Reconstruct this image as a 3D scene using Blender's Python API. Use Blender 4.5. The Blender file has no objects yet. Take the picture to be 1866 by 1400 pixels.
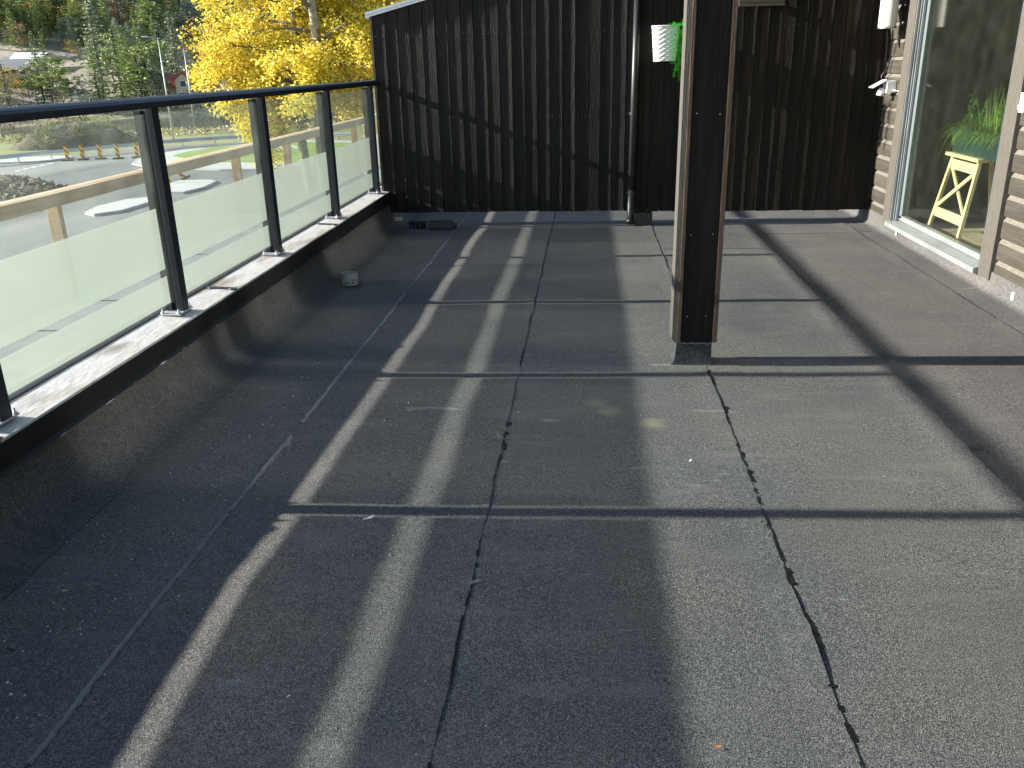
import bpy, bmesh, math, random
import numpy as np
from mathutils import Vector, Matrix, noise
random.seed(7); rng = np.random.default_rng(7)
scn = bpy.context.scene
col = scn.collection

# ------------------------------------------------------------------ camera
H = 1.45
FPX, YAW, PIT, ROL = 1560.0, math.radians(5.23), math.radians(20.38), math.radians(-1.31)
_f = Vector((-math.sin(YAW)*math.cos(PIT), math.cos(YAW)*math.cos(PIT), -math.sin(PIT)))
_r0 = Vector((math.cos(YAW), math.sin(YAW), 0)); _u0 = _r0.cross(_f)
_r = math.cos(ROL)*_r0 + math.sin(ROL)*_u0
_u = -math.sin(ROL)*_r0 + math.cos(ROL)*_u0
cam = bpy.data.cameras.new('camera'); camo = bpy.data.objects.new('camera', cam); col.objects.link(camo)
M = Matrix((_r, _u, -_f)).transposed().to_4x4(); M.translation = (0, 0, H)
camo.matrix_world = M
cam.sensor_width = 36; cam.lens = FPX/1866*36; cam.clip_start = 0.05; cam.clip_end = 4000
scn.camera = camo
def at(px, py, Y):                       # world point seen at a photo pixel, at depth Y
    d = _f + (px-933)/FPX*_r - (py-700)/FPX*_u
    return Vector((0, 0, H)) + d*(Y/d.y)
def gp(px, py, z):                       # world point seen at a photo pixel, on level z
    d = _f + (px-933)/FPX*_r - (py-700)/FPX*_u
    return Vector((0, 0, H)) + d*((z-H)/d.z)
def to_px(p):
    v = Vector(p) - Vector((0, 0, H)); c = v.dot(_f)
    return (933+FPX*v.dot(_r)/c, 700-FPX*v.dot(_u)/c) if c > 0 else (-9999, -9999)

# ------------------------------------------------------------------ sky, sun, exposure
SL = 2.66                                # horizontal run per metre of height
LDIR = Vector((1.0, 0.032, -1/SL)).normalized()
w = bpy.data.worlds.new('World'); scn.world = w; w.use_nodes = True
wn = w.node_tree.nodes; sky = wn.new('ShaderNodeTexSky'); sky.sky_type = 'NISHITA'; sky.sun_disc = False
sky.sun_elevation = math.atan(1/SL); sky.sun_rotation = math.radians(268.2); sky.air_density = 1.0; sky.dust_density = 0.6
w.node_tree.links.new(sky.outputs[0], wn['Background'].inputs[0]); wn['Background'].inputs[1].default_value = 0.08
sd = bpy.data.lights.new('sun', 'SUN'); sd.energy = 4.8; sd.angle = math.radians(0.75); sd.color = (1, 0.93, 0.82)
so = bpy.data.objects.new('sun', sd); col.objects.link(so); so.rotation_euler = LDIR.to_track_quat('-Z', 'Y').to_euler()
so.location = (-20, 0, 12)
scn.view_settings.view_transform = 'Standard'; scn.view_settings.look = 'None'
scn.view_settings.exposure = 1.75; scn.view_settings.gamma = 1.0; scn.view_settings.use_curve_mapping = False
scn.render.engine = 'CYCLES'
cy = scn.cycles; cy.max_bounces = 10; cy.transparent_max_bounces = 24; cy.use_denoising = True
cy.transmission_bounces = 8; cy.sample_clamp_indirect = 30
cy.use_guiding = True; cy.use_surface_guiding = True; cy.surface_guiding_probability = .6; cy.guiding_training_samples = 128; cy.blur_glossy = 0.0   # finds the sun glancing off the windows

# ------------------------------------------------------------------ materials
def mat(name, color=(.5, .5, .5), rough=.6, metal=0.0, spec=.5, var=None, scale=8, var2=None, bump=0, bscale=None,
        stretch=None, world=False, randobj=0.0, coat=0.0, island=0.0, detail=6):
    m = bpy.data.materials.new(name); m.use_nodes = True
    n, l = m.node_tree.nodes, m.node_tree.links
    b = n['Principled BSDF']; b.inputs['Roughness'].default_value = rough; b.inputs['Metallic'].default_value = metal
    b.inputs['Specular IOR Level'].default_value = spec; b.inputs['Coat Weight'].default_value = coat
    b.inputs['Base Color'].default_value = (*color, 1)
    if world:
        src = n.new('ShaderNodeNewGeometry').outputs['Position']
    else:
        src = n.new('ShaderNodeTexCoord').outputs['Object']
    if stretch:
        mp = n.new('ShaderNodeMapping'); mp.inputs['Scale'].default_value = stretch
        l.new(src, mp.inputs['Vector']); src = mp.outputs[0]
    if randobj:
        oi = n.new('ShaderNodeObjectInfo'); ad = n.new('ShaderNodeVectorMath'); ad.operation = 'MULTIPLY_ADD'
        l.new(oi.outputs['Random'], ad.inputs[0]); ad.inputs[1].default_value = (37, 91, 53); l.new(src, ad.inputs[2]); src = ad.outputs[0]
    outc = None
    if var is not None:
        t = n.new('ShaderNodeTexNoise'); t.inputs['Scale'].default_value = scale; t.inputs['Detail'].default_value = detail; t.inputs['Roughness'].default_value = .65
        l.new(src, t.inputs['Vector'])
        r = n.new('ShaderNodeValToRGB'); r.color_ramp.elements[0].position = .32; r.color_ramp.elements[1].position = .68
        r.color_ramp.elements[0].color = (*color, 1); r.color_ramp.elements[1].color = (*var, 1)
        l.new(t.outputs[0], r.inputs[0]); outc = r.outputs[0]
        if var2 is not None:
            t2 = n.new('ShaderNodeTexNoise'); t2.inputs['Scale'].default_value = scale*.23; t2.inputs['Detail'].default_value = 4; l.new(src, t2.inputs['Vector'])
            r2 = n.new('ShaderNodeValToRGB'); r2.color_ramp.elements[0].position = .5; r2.color_ramp.elements[1].position = .68
            l.new(t2.outputs[0], r2.inputs[0])
            mx = n.new('ShaderNodeMixRGB'); l.new(r2.outputs[0], mx.inputs[0]); l.new(outc, mx.inputs[1]); mx.inputs[2].default_value = (*var2, 1); outc = mx.outputs[0]
    if randobj or island:
        hs = n.new('ShaderNodeHueSaturation')
        mr = n.new('ShaderNodeMapRange'); k = randobj or island
        mr.inputs[3].default_value = 1-k; mr.inputs[4].default_value = 1+k
        if island:
            l.new(n.new('ShaderNodeNewGeometry').outputs['Random Per Island'], mr.inputs[0])
        else:
            l.new(oi.outputs['Random'], mr.inputs[0])
        l.new(mr.outputs[0], hs.inputs['Value'])
        if outc: l.new(outc, hs.inputs['Color'])
        else: hs.inputs['Color'].default_value = (*color, 1)
        outc = hs.outputs[0]
    if outc: l.new(outc, b.inputs['Base Color'])
    if bump:
        tb = n.new('ShaderNodeTexNoise'); tb.inputs['Scale'].default_value = bscale or scale; tb.inputs['Detail'].default_value = 5; l.new(src, tb.inputs['Vector'])
        bp = n.new('ShaderNodeBump'); bp.inputs['Strength'].default_value = min(1, bump); bp.inputs['Distance'].default_value = .01 if bump <= 1 else .01*bump
        l.new(tb.outputs[0], bp.inputs['Height']); l.new(bp.outputs[0], b.inputs['Normal'])
    return m

def felt_mat():
    m = bpy.data.materials.new('roofing_felt'); m.use_nodes = True
    n, l = m.node_tree.nodes, m.node_tree.links; b = n['Principled BSDF']
    b.inputs['Roughness'].default_value = .82; b.inputs['Specular IOR Level'].default_value = .3
    pos = n.new('ShaderNodeNewGeometry').outputs['Position']
    def nz(sc, det=3, dist=0, st=None):
        t = n.new('ShaderNodeTexNoise'); t.inputs['Scale'].default_value = sc; t.inputs['Detail'].default_value = det; t.inputs['Distortion'].default_value = dist
        if st:
            mp = n.new('ShaderNodeMapping'); mp.inputs['Scale'].default_value = st; l.new(pos, mp.inputs['Vector']); l.new(mp.outputs[0], t.inputs['Vector'])
        else: l.new(pos, t.inputs['Vector'])
        return t.outputs[0]
    def ramp(fac, p0, c0, p1, c1):
        r = n.new('ShaderNodeValToRGB'); e = r.color_ramp.elements
        e[0].position = p0; e[0].color = (*c0, 1); e[1].position = p1; e[1].color = (*c1, 1); l.new(fac, r.inputs[0]); return r.outputs[0]
    def mix(f, a, bb, mode='MIX'):
        x = n.new('ShaderNodeMixRGB'); x.blend_type = mode
        if isinstance(f, float): x.inputs[0].default_value = f
        else: l.new(f, x.inputs[0])
        for i, v in ((1, a), (2, bb)):
            if isinstance(v, tuple): x.inputs[i].default_value = (*v, 1)
            else: l.new(v, x.inputs[i])
        return x.outputs[0]
    W, K = (1, 1, 1), (0, 0, 0)
    g = ramp(nz(400, 2), .36, (.019, .021, .024), .66, (.186, .181, .182))      # mineral granules
    g2 = ramp(nz(170, 2), .38, (.62, .63, .64), .62, (1.38, 1.36, 1.34))
    big = ramp(nz(1.3, 5), .3, (.80, .83, .88), .72, (1.15, 1.13, 1.05))
    g3 = ramp(nz(55, 3), .35, (.84, .85, .86), .65, (1.16, 1.15, 1.14))
    c = mix(1.0, mix(1.0, mix(1.0, g, g2, 'MULTIPLY'), big, 'MULTIPLY'), g3, 'MULTIPLY')
    # dusty scuffs running across the sheets
    sc = ramp(nz(1.0, 6, .6, (2.2, 9, 1)), .55, K, .78, (.5, .5, .5))
    c = mix(sc, c, (.15, .15, .142))
    # fine white scratches
    s2 = ramp(nz(1.0, 3, 1.2, (3.5, 22, 1)), .70, K, .73, (.55, .55, .55))
    c = mix(s2, c, (.22, .22, .21))
    # pale lichen stains at three spots
    def spot(cx, cy, r, colr, c, amt):
        d = n.new('ShaderNodeVectorMath'); d.operation = 'DISTANCE'; l.new(pos, d.inputs[0]); d.inputs[1].default_value = (cx, cy, 0)
        dd = n.new('ShaderNodeMath'); dd.operation = 'MULTIPLY_ADD'; l.new(nz(22, 4), dd.inputs[0]); dd.inputs[1].default_value = r*1.1; l.new(d.outputs['Value'], dd.inputs[2])
        return mix(ramp(dd.outputs[0], r*.85, (amt,)*3, r*1.6, K), c, colr)
    c = spot(.05, 3.65, .065, (.17, .17, .11), c, .6); c = spot(.11, 3.55, .065, (.2, .2, .13), c, .7); c = spot(.29, 3.42, .07, (.2, .19, .14), c, .7)
    dk = ramp(nz(.9, 4, .8, (1.4, .7, 1)), .58, W, .74, (.74, .75, .77))                # damp, dirtier patches
    c = mix(1.0, c, dk, 'MULTIPLY')
    oi = n.new('ShaderNodeObjectInfo'); mr = n.new('ShaderNodeMapRange'); mr.inputs[3].default_value = .90; mr.inputs[4].default_value = 1.10; l.new(oi.outputs['Random'], mr.inputs[0])
    hs = n.new('ShaderNodeHueSaturation'); l.new(mr.outputs[0], hs.inputs['Value']); l.new(c, hs.inputs['Color']); c = hs.outputs[0]
    l.new(c, b.inputs['Base Color'])
    bp = n.new('ShaderNodeBump'); bp.inputs['Strength'].default_value = .75; bp.inputs['Distance'].default_value = .004
    l.new(nz(300, 2), bp.inputs['Height']); l.new(bp.outputs[0], b.inputs['Normal'])
    return m

def clear_glass(name, tint=(.95, .98, .965), haze=.035, refl=1.0, rough=0.0):
    m = bpy.data.materials.new(name); m.use_nodes = True
    n, l = m.node_tree.nodes, m.node_tree.links; n.remove(n['Principled BSDF']); out = n['Material Output']
    tr = n.new('ShaderNodeBsdfTransparent'); tr.inputs[0].default_value = (*tint, 1)
    gl = n.new('ShaderNodeBsdfGlossy'); gl.inputs['Roughness'].default_value = rough
    df = n.new('ShaderNodeBsdfTranslucent'); df.inputs[0].default_value = (.6, .66, .6, 1)
    dd = n.new('ShaderNodeBsdfDiffuse'); dd.inputs[0].default_value = (.55, .6, .56, 1)
    hz = n.new('ShaderNodeMixShader'); hz.inputs[0].default_value = .5; l.new(df.outputs[0], hz.inputs[1]); l.new(dd.outputs[0], hz.inputs[2])
    t = n.new('ShaderNodeTexNoise'); t.inputs['Scale'].default_value = 6; t.inputs['Detail'].default_value = 6
    l.new(n.new('ShaderNodeNewGeometry').outputs['Position'], t.inputs['Vector'])
    mr = n.new('ShaderNodeMapRange'); mr.inputs[1].default_value = .3; mr.inputs[2].default_value = .75; mr.inputs[3].default_value = haze*.5; mr.inputs[4].default_value = haze*1.6
    l.new(t.outputs[0], mr.inputs[0])
    m1 = n.new('ShaderNodeMixShader'); l.new(mr.outputs[0], m1.inputs[0]); l.new(tr.outputs[0], m1.inputs[1]); l.new(hz.outputs[0], m1.inputs[2])
    lw_ = n.new('ShaderNodeLayerWeight'); lw_.inputs[0].default_value = .5        # Schlick on |cos|, same on both faces
    pw = n.new('ShaderNodeMath'); pw.operation = 'POWER'; l.new(lw_.outputs['Facing'], pw.inputs[0]); pw.inputs[1].default_value = 5
    mm = n.new('ShaderNodeMath'); mm.operation = 'MULTIPLY_ADD'; l.new(pw.outputs[0], mm.inputs[0]); mm.inputs[1].default_value = .9; mm.inputs[2].default_value = .042*refl; mm.use_clamp = True
    m2 = n.new('ShaderNodeMixShader'); l.new(mm.outputs[0], m2.inputs[0]); l.new(m1.outputs[0], m2.inputs[1]); l.new(gl.outputs[0], m2.inputs[2])
    l.new(m2.outputs[0], out.inputs[0]); return m

def leafy(name, c0, c1, trans=.4, rough=.6, clump=None):
    m = bpy.data.materials.new(name); m.use_nodes = True
    n, l = m.node_tree.nodes, m.node_tree.links; b = n['Principled BSDF']; out = n['Material Output']
    b.inputs['Roughness'].default_value = rough; b.inputs['Specular IOR Level'].default_value = .3
    r = n.new('ShaderNodeValToRGB'); r.color_ramp.elements[0].color = (*c0, 1); r.color_ramp.elements[1].color = (*c1, 1)
    l.new(n.new('ShaderNodeNewGeometry').outputs['Random Per Island'], r.inputs[0])
    oi = n.new('ShaderNodeObjectInfo'); hs = n.new('ShaderNodeHueSaturation'); mr = n.new('ShaderNodeMapRange')
    mr.inputs[3].default_value = .72; mr.inputs[4].default_value = 1.3; l.new(oi.outputs['Random'], mr.inputs[0]); l.new(mr.outputs[0], hs.inputs['Value']); l.new(r.outputs[0], hs.inputs['Color'])
    oc = hs.outputs[0]
    if clump:                                     # whole sprays turn greener or browner
        for sc_, th, cc in clump:
            nz = n.new('ShaderNodeTexNoise'); nz.inputs['Scale'].default_value = sc_; nz.inputs['Detail'].default_value = 3; l.new(n.new('ShaderNodeTexCoord').outputs['Object'], nz.inputs['Vector'])
            rp = n.new('ShaderNodeValToRGB'); rp.color_ramp.elements[0].position = th; rp.color_ramp.elements[1].position = th+.12; rp.color_ramp.elements[1].color = (.75, .75, .75, 1); l.new(nz.outputs[0], rp.inputs[0])
            mx_ = n.new('ShaderNodeMixRGB'); mx_.blend_type = 'MULTIPLY'; l.new(rp.outputs[0], mx_.inputs[0]); l.new(oc, mx_.inputs[1]); mx_.inputs[2].default_value = (*cc, 1); oc = mx_.outputs[0]
    l.new(oc, b.inputs['Base Color'])
    t = n.new('ShaderNodeBsdfTranslucent'); l.new(oc, t.inputs[0])
    mx = n.new('ShaderNodeMixShader'); mx.inputs[0].default_value = trans; l.new(b.outputs[0], mx.inputs[1]); l.new(t.outputs[0], mx.inputs[2]); l.new(mx.outputs[0], out.inputs[0])
    return m

FELT = felt_mat()
M_BIT = mat('bitumen', (.006, .006, .007), .35, var=(.016, .017, .02), scale=40, bump=.6, bscale=90)
M_BITG = mat('dusty_bitumen', (.12, .125, .13), .8, var=(.20, .205, .21), scale=30, bump=.5, bscale=120)
M_BOARD = mat('black_stained_board', (.0034, .0036, .0040), .6, spec=.22, var=(.0125, .0122, .0118), scale=14, var2=(.019, .016, .013), stretch=(6, 6, .35), bump=.55, bscale=26, randobj=.28)
M_BOARD2 = mat('brown_black_board', (.0040, .0037, .0034), .6, spec=.22, var=(.013, .010, .0075), scale=14, var2=(.032, .02, .012), stretch=(6, 6, .35), bump=.55, bscale=26, randobj=.35)
M_BROWN = mat('brown_edge_wood', (.05, .03, .02), .65, var=(.09, .058, .04), scale=10, stretch=(8, 8, .5), bump=.4, bscale=20)
M_CLAD = mat('weathered_brown_cladding', (.029, .0252, .0185), .72, var=(.049, .0435, .033), scale=11, var2=(.062, .057, .045), stretch=(3, .5, 7), bump=.6, bscale=30, randobj=.14)
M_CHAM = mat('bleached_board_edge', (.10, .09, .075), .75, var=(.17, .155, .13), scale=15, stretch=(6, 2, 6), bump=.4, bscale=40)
M_COLS = mat('grey_brown_board', (.040, .037, .031), .75, var=(.088, .083, .072), scale=15, stretch=(6, 6, .6), bump=.6, bscale=40)  # grey-brown tone for the column's left board alone
M_TRIM = mat('weathered_trim', (.058, .052, .043), .75, var=(.094, .088, .076), scale=15, stretch=(6, 6, .6), bump=.6, bscale=40)
M_POST = mat('anthracite_powder_coat', (.010, .016, .029), .42, spec=.5, var=(.014, .021, .036), scale=60, bump=.08, bscale=350)
M_FLASH = mat('black_sheet_metal', (.008, .009, .010), .5, spec=.35, var=(.012, .013, .014), scale=5, bump=.15, bscale=4)
M_COPE = mat('dirty_zinc_coping', (.42, .42, .41), .5, metal=.1, var=(.58, .58, .57), scale=5, var2=(.24, .20, .15), stretch=(6, 2, 1), bump=.3, bscale=9, world=True)
M_LEDGE = mat('grey_zinc_ledge', (.20, .21, .21), .6, var=(.27, .28, .27), scale=4, world=True)
M_STEEL = mat('galvanised_steel', (.42, .46, .50), .42, metal=.45, var=(.55, .56, .57), scale=25)
M_STAIN = mat('brushed_steel', (.5, .5, .48), .3, metal=.9, var=(.6, .6, .58), scale=30)
M_NAIL = mat('dull_nail', (.16, .16, .155), .5, metal=.6)
M_BLACK = mat('black_plastic', (.008, .008, .009), .45)
M_WHITE = mat('white_plastic', (.78, .79, .80), .4)
M_WHITEM = mat('white_enamel', (.7, .71, .72), .3, coat=.3)
M_FRAME = mat('grey_blue_aluminium', (.09, .115, .155), .35, metal=.3, var=(.12, .145, .185), scale=8)
M_FRAMEL = mat('pale_aluminium', (.20, .225, .23), .45, metal=.2, var=(.26, .29, .285), scale=9, var2=(.17, .18, .17))
M_CLIPW = mat('matt_white', (.8, .8, .82), .9)
M_PINE = mat('fresh_pine', (.62, .43, .27), .6, var=(.72, .54, .37), scale=4, var2=(.48, .29, .17), stretch=(6, .6, 6), bump=.15, bscale=30)
M_YPINE = mat('yellow_pine', (.62, .50, .27), .55, var=(.72, .60, .36), scale=6, stretch=(5, 5, .6))
M_PIPE = mat('painted_pipe', (.013, .014, .015), .42, metal=.0, var=(.022, .023, .023), scale=12)
GLASS = clear_glass('railing_glass', (.93, .97, .95), .034, 1.0)
DGLASS = clear_glass('door_glass', (.90, .95, .915), .016, 1.4, .07)
WGLASS = clear_glass('window_glass', (.75, .80, .77), .02, 1.9, .08)
def film_mat():
    m = bpy.data.materials.new('frosted_film'); m.use_nodes = True
    n, l = m.node_tree.nodes, m.node_tree.links; n.remove(n['Principled BSDF'])
    t = n.new('ShaderNodeBsdfTranslucent'); d = n.new('ShaderNodeBsdfDiffuse')
    pos = n.new('ShaderNodeNewGeometry').outputs['Position']
    nz = n.new('ShaderNodeTexNoise'); nz.inputs['Scale'].default_value = 1.6; nz.inputs['Detail'].default_value = 5; l.new(pos, nz.inputs['Vector'])
    r = n.new('ShaderNodeValToRGB'); r.color_ramp.elements[0].position = .35; r.color_ramp.elements[1].position = .65
    r.color_ramp.elements[0].color = (.186, .208, .198, 1); r.color_ramp.elements[1].color = (.202, .223, .212, 1); l.new(nz.outputs[0], r.inputs[0])
    l.new(r.outputs[0], t.inputs[0]); d.inputs[0].default_value = (.42, .47, .43, 1)
    m1 = n.new('ShaderNodeMixShader'); m1.inputs[0].default_value = .25; l.new(t.outputs[0], m1.inputs[1]); l.new(d.outputs[0], m1.inputs[2])
    tp = n.new('ShaderNodeBsdfTransparent'); tp.inputs[0].default_value = (1, .99, .97, 1)
    m2 = n.new('ShaderNodeMixShader'); m2.inputs[0].default_value = .16; l.new(m1.outputs[0], m2.inputs[1]); l.new(tp.outputs[0], m2.inputs[2])
    l.new(m2.outputs[0], n['Material Output'].inputs[0]); return m
FILM = film_mat()

# ------------------------------------------------------------------ mesh helpers
class MB:
    def __init__(s): s.v = []; s.f = []
    def add(s, v, f):
        o = len(s.v); s.v += [tuple(p) for p in v]; s.f += [tuple(i+o for i in q) for q in f]; return s
    def box(s, x0, x1, y0, y1, z0, z1):
        v = [(x, y, z) for x in (x0, x1) for y in (y0, y1) for z in (z0, z1)]
        return s.add(v, [(0, 1, 3, 2), (4, 6, 7, 5), (0, 4, 5, 1), (2, 3, 7, 6), (0, 2, 6, 4), (1, 5, 7, 3)])
    def tube(s, pts, rad, n=8, caps=True):
        pts = [Vector(p) for p in pts]; rad = rad if isinstance(rad, (list, tuple)) else [rad]*len(pts)
        o = len(s.v); prev = None
        for i, p in enumerate(pts):
            d = (pts[min(i+1, len(pts)-1)]-pts[max(i-1, 0)]).normalized()
            a = Vector((0, 0, 1)) if abs(d.z) < .9 else Vector((1, 0, 0))
            if prev is None: u = d.cross(a).normalized()
            else: u = (prev - d*prev.dot(d)).normalized()
            prev = u; v = d.cross(u)
            for k in range(n):
                t = 2*math.pi*k/n; s.v.append(tuple(p+(u*math.cos(t)+v*math.sin(t))*rad[i]))
        for i in range(len(pts)-1):
            for k in range(n):
                a, b = o+i*n+k, o+i*n+(k+1) % n; s.f.append((a, b, b+n, a+n))
        if caps:
            s.f.append(tuple(o+k for k in reversed(range(n)))); s.f.append(tuple(o+(len(pts)-1)*n+k for k in range(n)))
        return s
    def prism(s, poly, z0, z1):                 # poly list of (x, y)
        n = len(poly); o = [(x, y, z0) for x, y in poly]+[(x, y, z1) for x, y in poly]
        return s.add(o, [tuple(reversed(range(n))), tuple(range(n, 2*n))]+[(i, (i+1) % n, n+(i+1) % n, n+i) for i in range(n)])
    def extr_y(s, prof, y0, y1):                # prof list of (x, z), extruded along Y
        n = len(prof); o = [(x, y0, z) for x, z in prof]+[(x, y1, z) for x, z in prof]
        return s.add(o, [tuple(range(n)), tuple(reversed(range(n, 2*n)))]+[(i, n+i, n+(i+1) % n, (i+1) % n) for i in range(n)])
    def cyl(s, c, r, h, n=16, r2=None):
        return s.tube([c, (c[0], c[1], c[2]+h)], [r, r if r2 is None else r2], n)

def obj(name, mb, material, parent=None, smooth=False, bevel=0, world=True, fix=True):
    me = bpy.data.meshes.new(name)
    off = parent_world(parent) if (parent is not None and world) else Vector((0, 0, 0))
    vs = [(a-off.x, b-off.y, c-off.z) for a, b, c in mb.v] if off.length else mb.v
    me.from_pydata(vs, [], mb.f); me.update()
    if fix or bevel:
        bm = bmesh.new(); bm.from_mesh(me)
        if fix: bmesh.ops.recalc_face_normals(bm, faces=bm.faces)
        if bevel: bmesh.ops.bevel(bm, geom=[e for e in bm.edges if len(e.link_faces) == 2 and e.calc_face_angle(0) > .6], offset=bevel, segments=2, affect='EDGES', profile=.7, clamp_overlap=True)
        bm.to_mesh(me); bm.free()
    if smooth: me.shade_smooth()
    me.materials.append(material)
    o = bpy.data.objects.new(name, me); col.objects.link(o)
    if parent is not None: o.parent = parent
    return o
def parent_world(p):
    v = Vector((0, 0, 0))
    while p is not None: v += p.location; p = p.parent
    return v
def tag(o, label=None, cat=None, group=None, kind=None):
    if label: o['label'] = label
    if cat: o['category'] = cat
    if group: o['group'] = group
    if kind: o['kind'] = kind
    return o
def thing(name, loc, label, cat, group=None):
    o = bpy.data.objects.new(name, None); col.objects.link(o); o.location = loc; o.empty_display_size = .1
    return tag(o, label, cat, group)
def copy_tree(o, parent=None):
    c = o.copy(); col.objects.link(c); c.parent = parent
    for ch in list(o.children): copy_tree(ch, c)
    return c
def nsmooth(x, y, z=0): return noise.noise(Vector((x, y, z)))

# ------------------------------------------------------------------ terrace floor
PROF = [(-2, 0), (1.2, .0), (1.41, .004), (1.64, .012), (1.79, .015), (2.15, .025), (2.3, .014), (2.6, .011), (3.05, .008), (3.65, .004), (4.4, .0), (4.92, -.008), (5.3, -.003), (5.72, .004), (6.41, .0), (7.14, .008), (8.33, -.004), (9, 0)]
PY, PZ = [p[0] for p in PROF], [p[1] for p in PROF]
def fz(x, y):
    g = math.exp(-((x+1.0)/.32)**2)*.6*float(np.interp(y, PY, PZ))
    g += .0035*nsmooth(x*1.1+5, y*1.4) + .0022*nsmooth(x*3+9, y*3.1, 3)
    g += .004*math.exp(-((x+.6)/.25)**2)*nsmooth(1, y*1.3, 8)
    return g
floor = thing('terrace_floor', (0, 0, 0), 'dark grey mineral roofing felt terrace floor laid in long strips', 'floor'); floor['kind'] = 'structure'
obj('floor_deck', MB().box(-1.9, 2.75, -1.6, 9.7, -.12, -.035), M_FLASH, floor)
XS = [-1.755, -1.24, -.335, .61, 1.51, 2.40, 2.585]
CROSS = [None, 6.52, 7.47, 7.12, 7.78, 7.85]
def sheet(i, x0, x1, y0, y1, seed):
    nx = max(4, int((x1-x0)/.09)); ny = int((y1-y0)/.045); mb = MB(); V = {}
    last = i == 5
    for j in range(ny+1):
        y = y0+(y1-y0)*j/ny
        ja = .005*nsmooth(y*5, seed) + .003*nsmooth(y*19, seed+4)
        jb = .007*nsmooth(y*4.3, seed+17) + .005*nsmooth(y*23, seed+21)
        xa = x0-.012+ja*.3; xb = x1+(0 if last else jb)
        for k in range(nx+1):
            u = k/nx; x = xa+(xb-xa)*u; z = fz(x, y)
            if not last: z += (.0012+.0085*max(0, .25+nsmooth(y*2.3, seed+90)+.5*nsmooth(y*9, seed+91)))*max(0, 1-(xb-x)/.09)**1.5
            dy = 0
            if j == 0 and y0 > 0: dy = .006*nsmooth(x*9, seed+3)
            V[j, k] = len(mb.v); mb.v.append((x, y+dy, z))
    for j in range(ny):
        for k in range(nx): mb.f.append((V[j, k], V[j, k+1], V[j+1, k+1], V[j+1, k]))
    for j in range(ny):                          # edge thickness
        a, b = V[j, nx], V[j+1, nx]; o = len(mb.v)
        mb.v += [(mb.v[a][0], mb.v[a][1], mb.v[a][2]-.014), (mb.v[b][0], mb.v[b][1], mb.v[b][2]-.014)]; mb.f.append((a, o, o+1, b))
    for k in range(nx):
        a, b = V[0, k], V[0, k+1]; o = len(mb.v)
        mb.v += [(mb.v[a][0], mb.v[a][1], mb.v[a][2]-.014), (mb.v[b][0], mb.v[b][1], mb.v[b][2]-.014)]; mb.f.append((a, b, o+1, o))
    return obj('felt_sheet', mb, FELT, floor, smooth=False, fix=False)
for i in range(6):
    c = CROSS[i]
    if c is None: sheet(i, XS[i], XS[i+1], -1.5, 9.6, i*7)
    else:
        sheet(i, XS[i], XS[i+1], -1.5, c, i*7); sheet(i, XS[i], XS[i+1], c+.004, 9.6, i*7)
        mb = MB(); n = 26; pts = []
        for k in range(n+1):
            x = XS[i]+.01+(XS[i+1]-XS[i]-.02)*k/n; pts.append((x, c+.002+.004*nsmooth(x*7, i), .004+.0025*abs(nsmooth(x*20, 5)), fz(x, c)+.0025))
        for x, y, hw, z in pts: mb.v += [(x, y-hw, z-.006), (x, y, z), (x, y+hw, z-.006)]
        for k in range(n):
            for q in (0, 1): a = k*3+q; mb.f.append((a, a+1, a+4, a+3))
        obj('bitumen_seam', mb, M_BIT, floor, smooth=True, fix=False)
def bead(x, y0, y1, seed, base, amp, m, z0=.001, thr=0.0, cut=.05):
    mb = MB(); on = []; n = int((y1-y0)/.012)
    for k in range(n+1):
        y = y0+(y1-y0)*k/n
        e = .007*nsmooth(y*4.3, seed+17) + .004*nsmooth(y*23, seed+21)
        b1 = max(0, nsmooth(y*1.7, seed+40)-thr)*2.2; b2 = max(0, .25+nsmooth(y*11, seed+60)+.6*nsmooth(y*37, seed+61))
        wv = base*(.4+.9*abs(nsmooth(y*29, seed+50))) + amp*b1*b2
        on.append(nsmooth(y*4.1, seed+77)+.5*nsmooth(y*17, seed+78) > cut)
        xx = x+e; z = fz(xx, y)+z0
        mb.v += [(xx-.004, y, z+.0035), (xx+wv*.45, y, z+.0025+.002*nsmooth(y*40, seed)), (xx+wv, y, z-.002)]
    for k in range(n):
        if not (on[k] and on[k+1]): continue
        for q in (0, 1): a = k*3+q; mb.f.append((a, a+1, a+4, a+3))
    return obj('bitumen_seam', mb, m, floor, smooth=True, fix=False)
bead(XS[1], -1.5, 9.5, 0, .016, .03, M_BITG, z0=.0035, cut=-.3)
bead(XS[2], -1.5, 9.5, 7, .006, .030, M_BIT, thr=-.05, cut=-.05)
bead(XS[3], -1.5, 4.1, 14, .007, .050, M_BIT, thr=-.3, cut=-.1)
bead(XS[3], 4.45, 9.5, 14, .006, .045, M_BIT, thr=.1)
bead(XS[4], -1.5, 9.5, 21, .008, .035, M_BIT, thr=-.1, cut=-.15)
bead(XS[5], -1.5, 9.5, 28, .008, .018, M_BIT, thr=-.1, cut=-.2)
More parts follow.
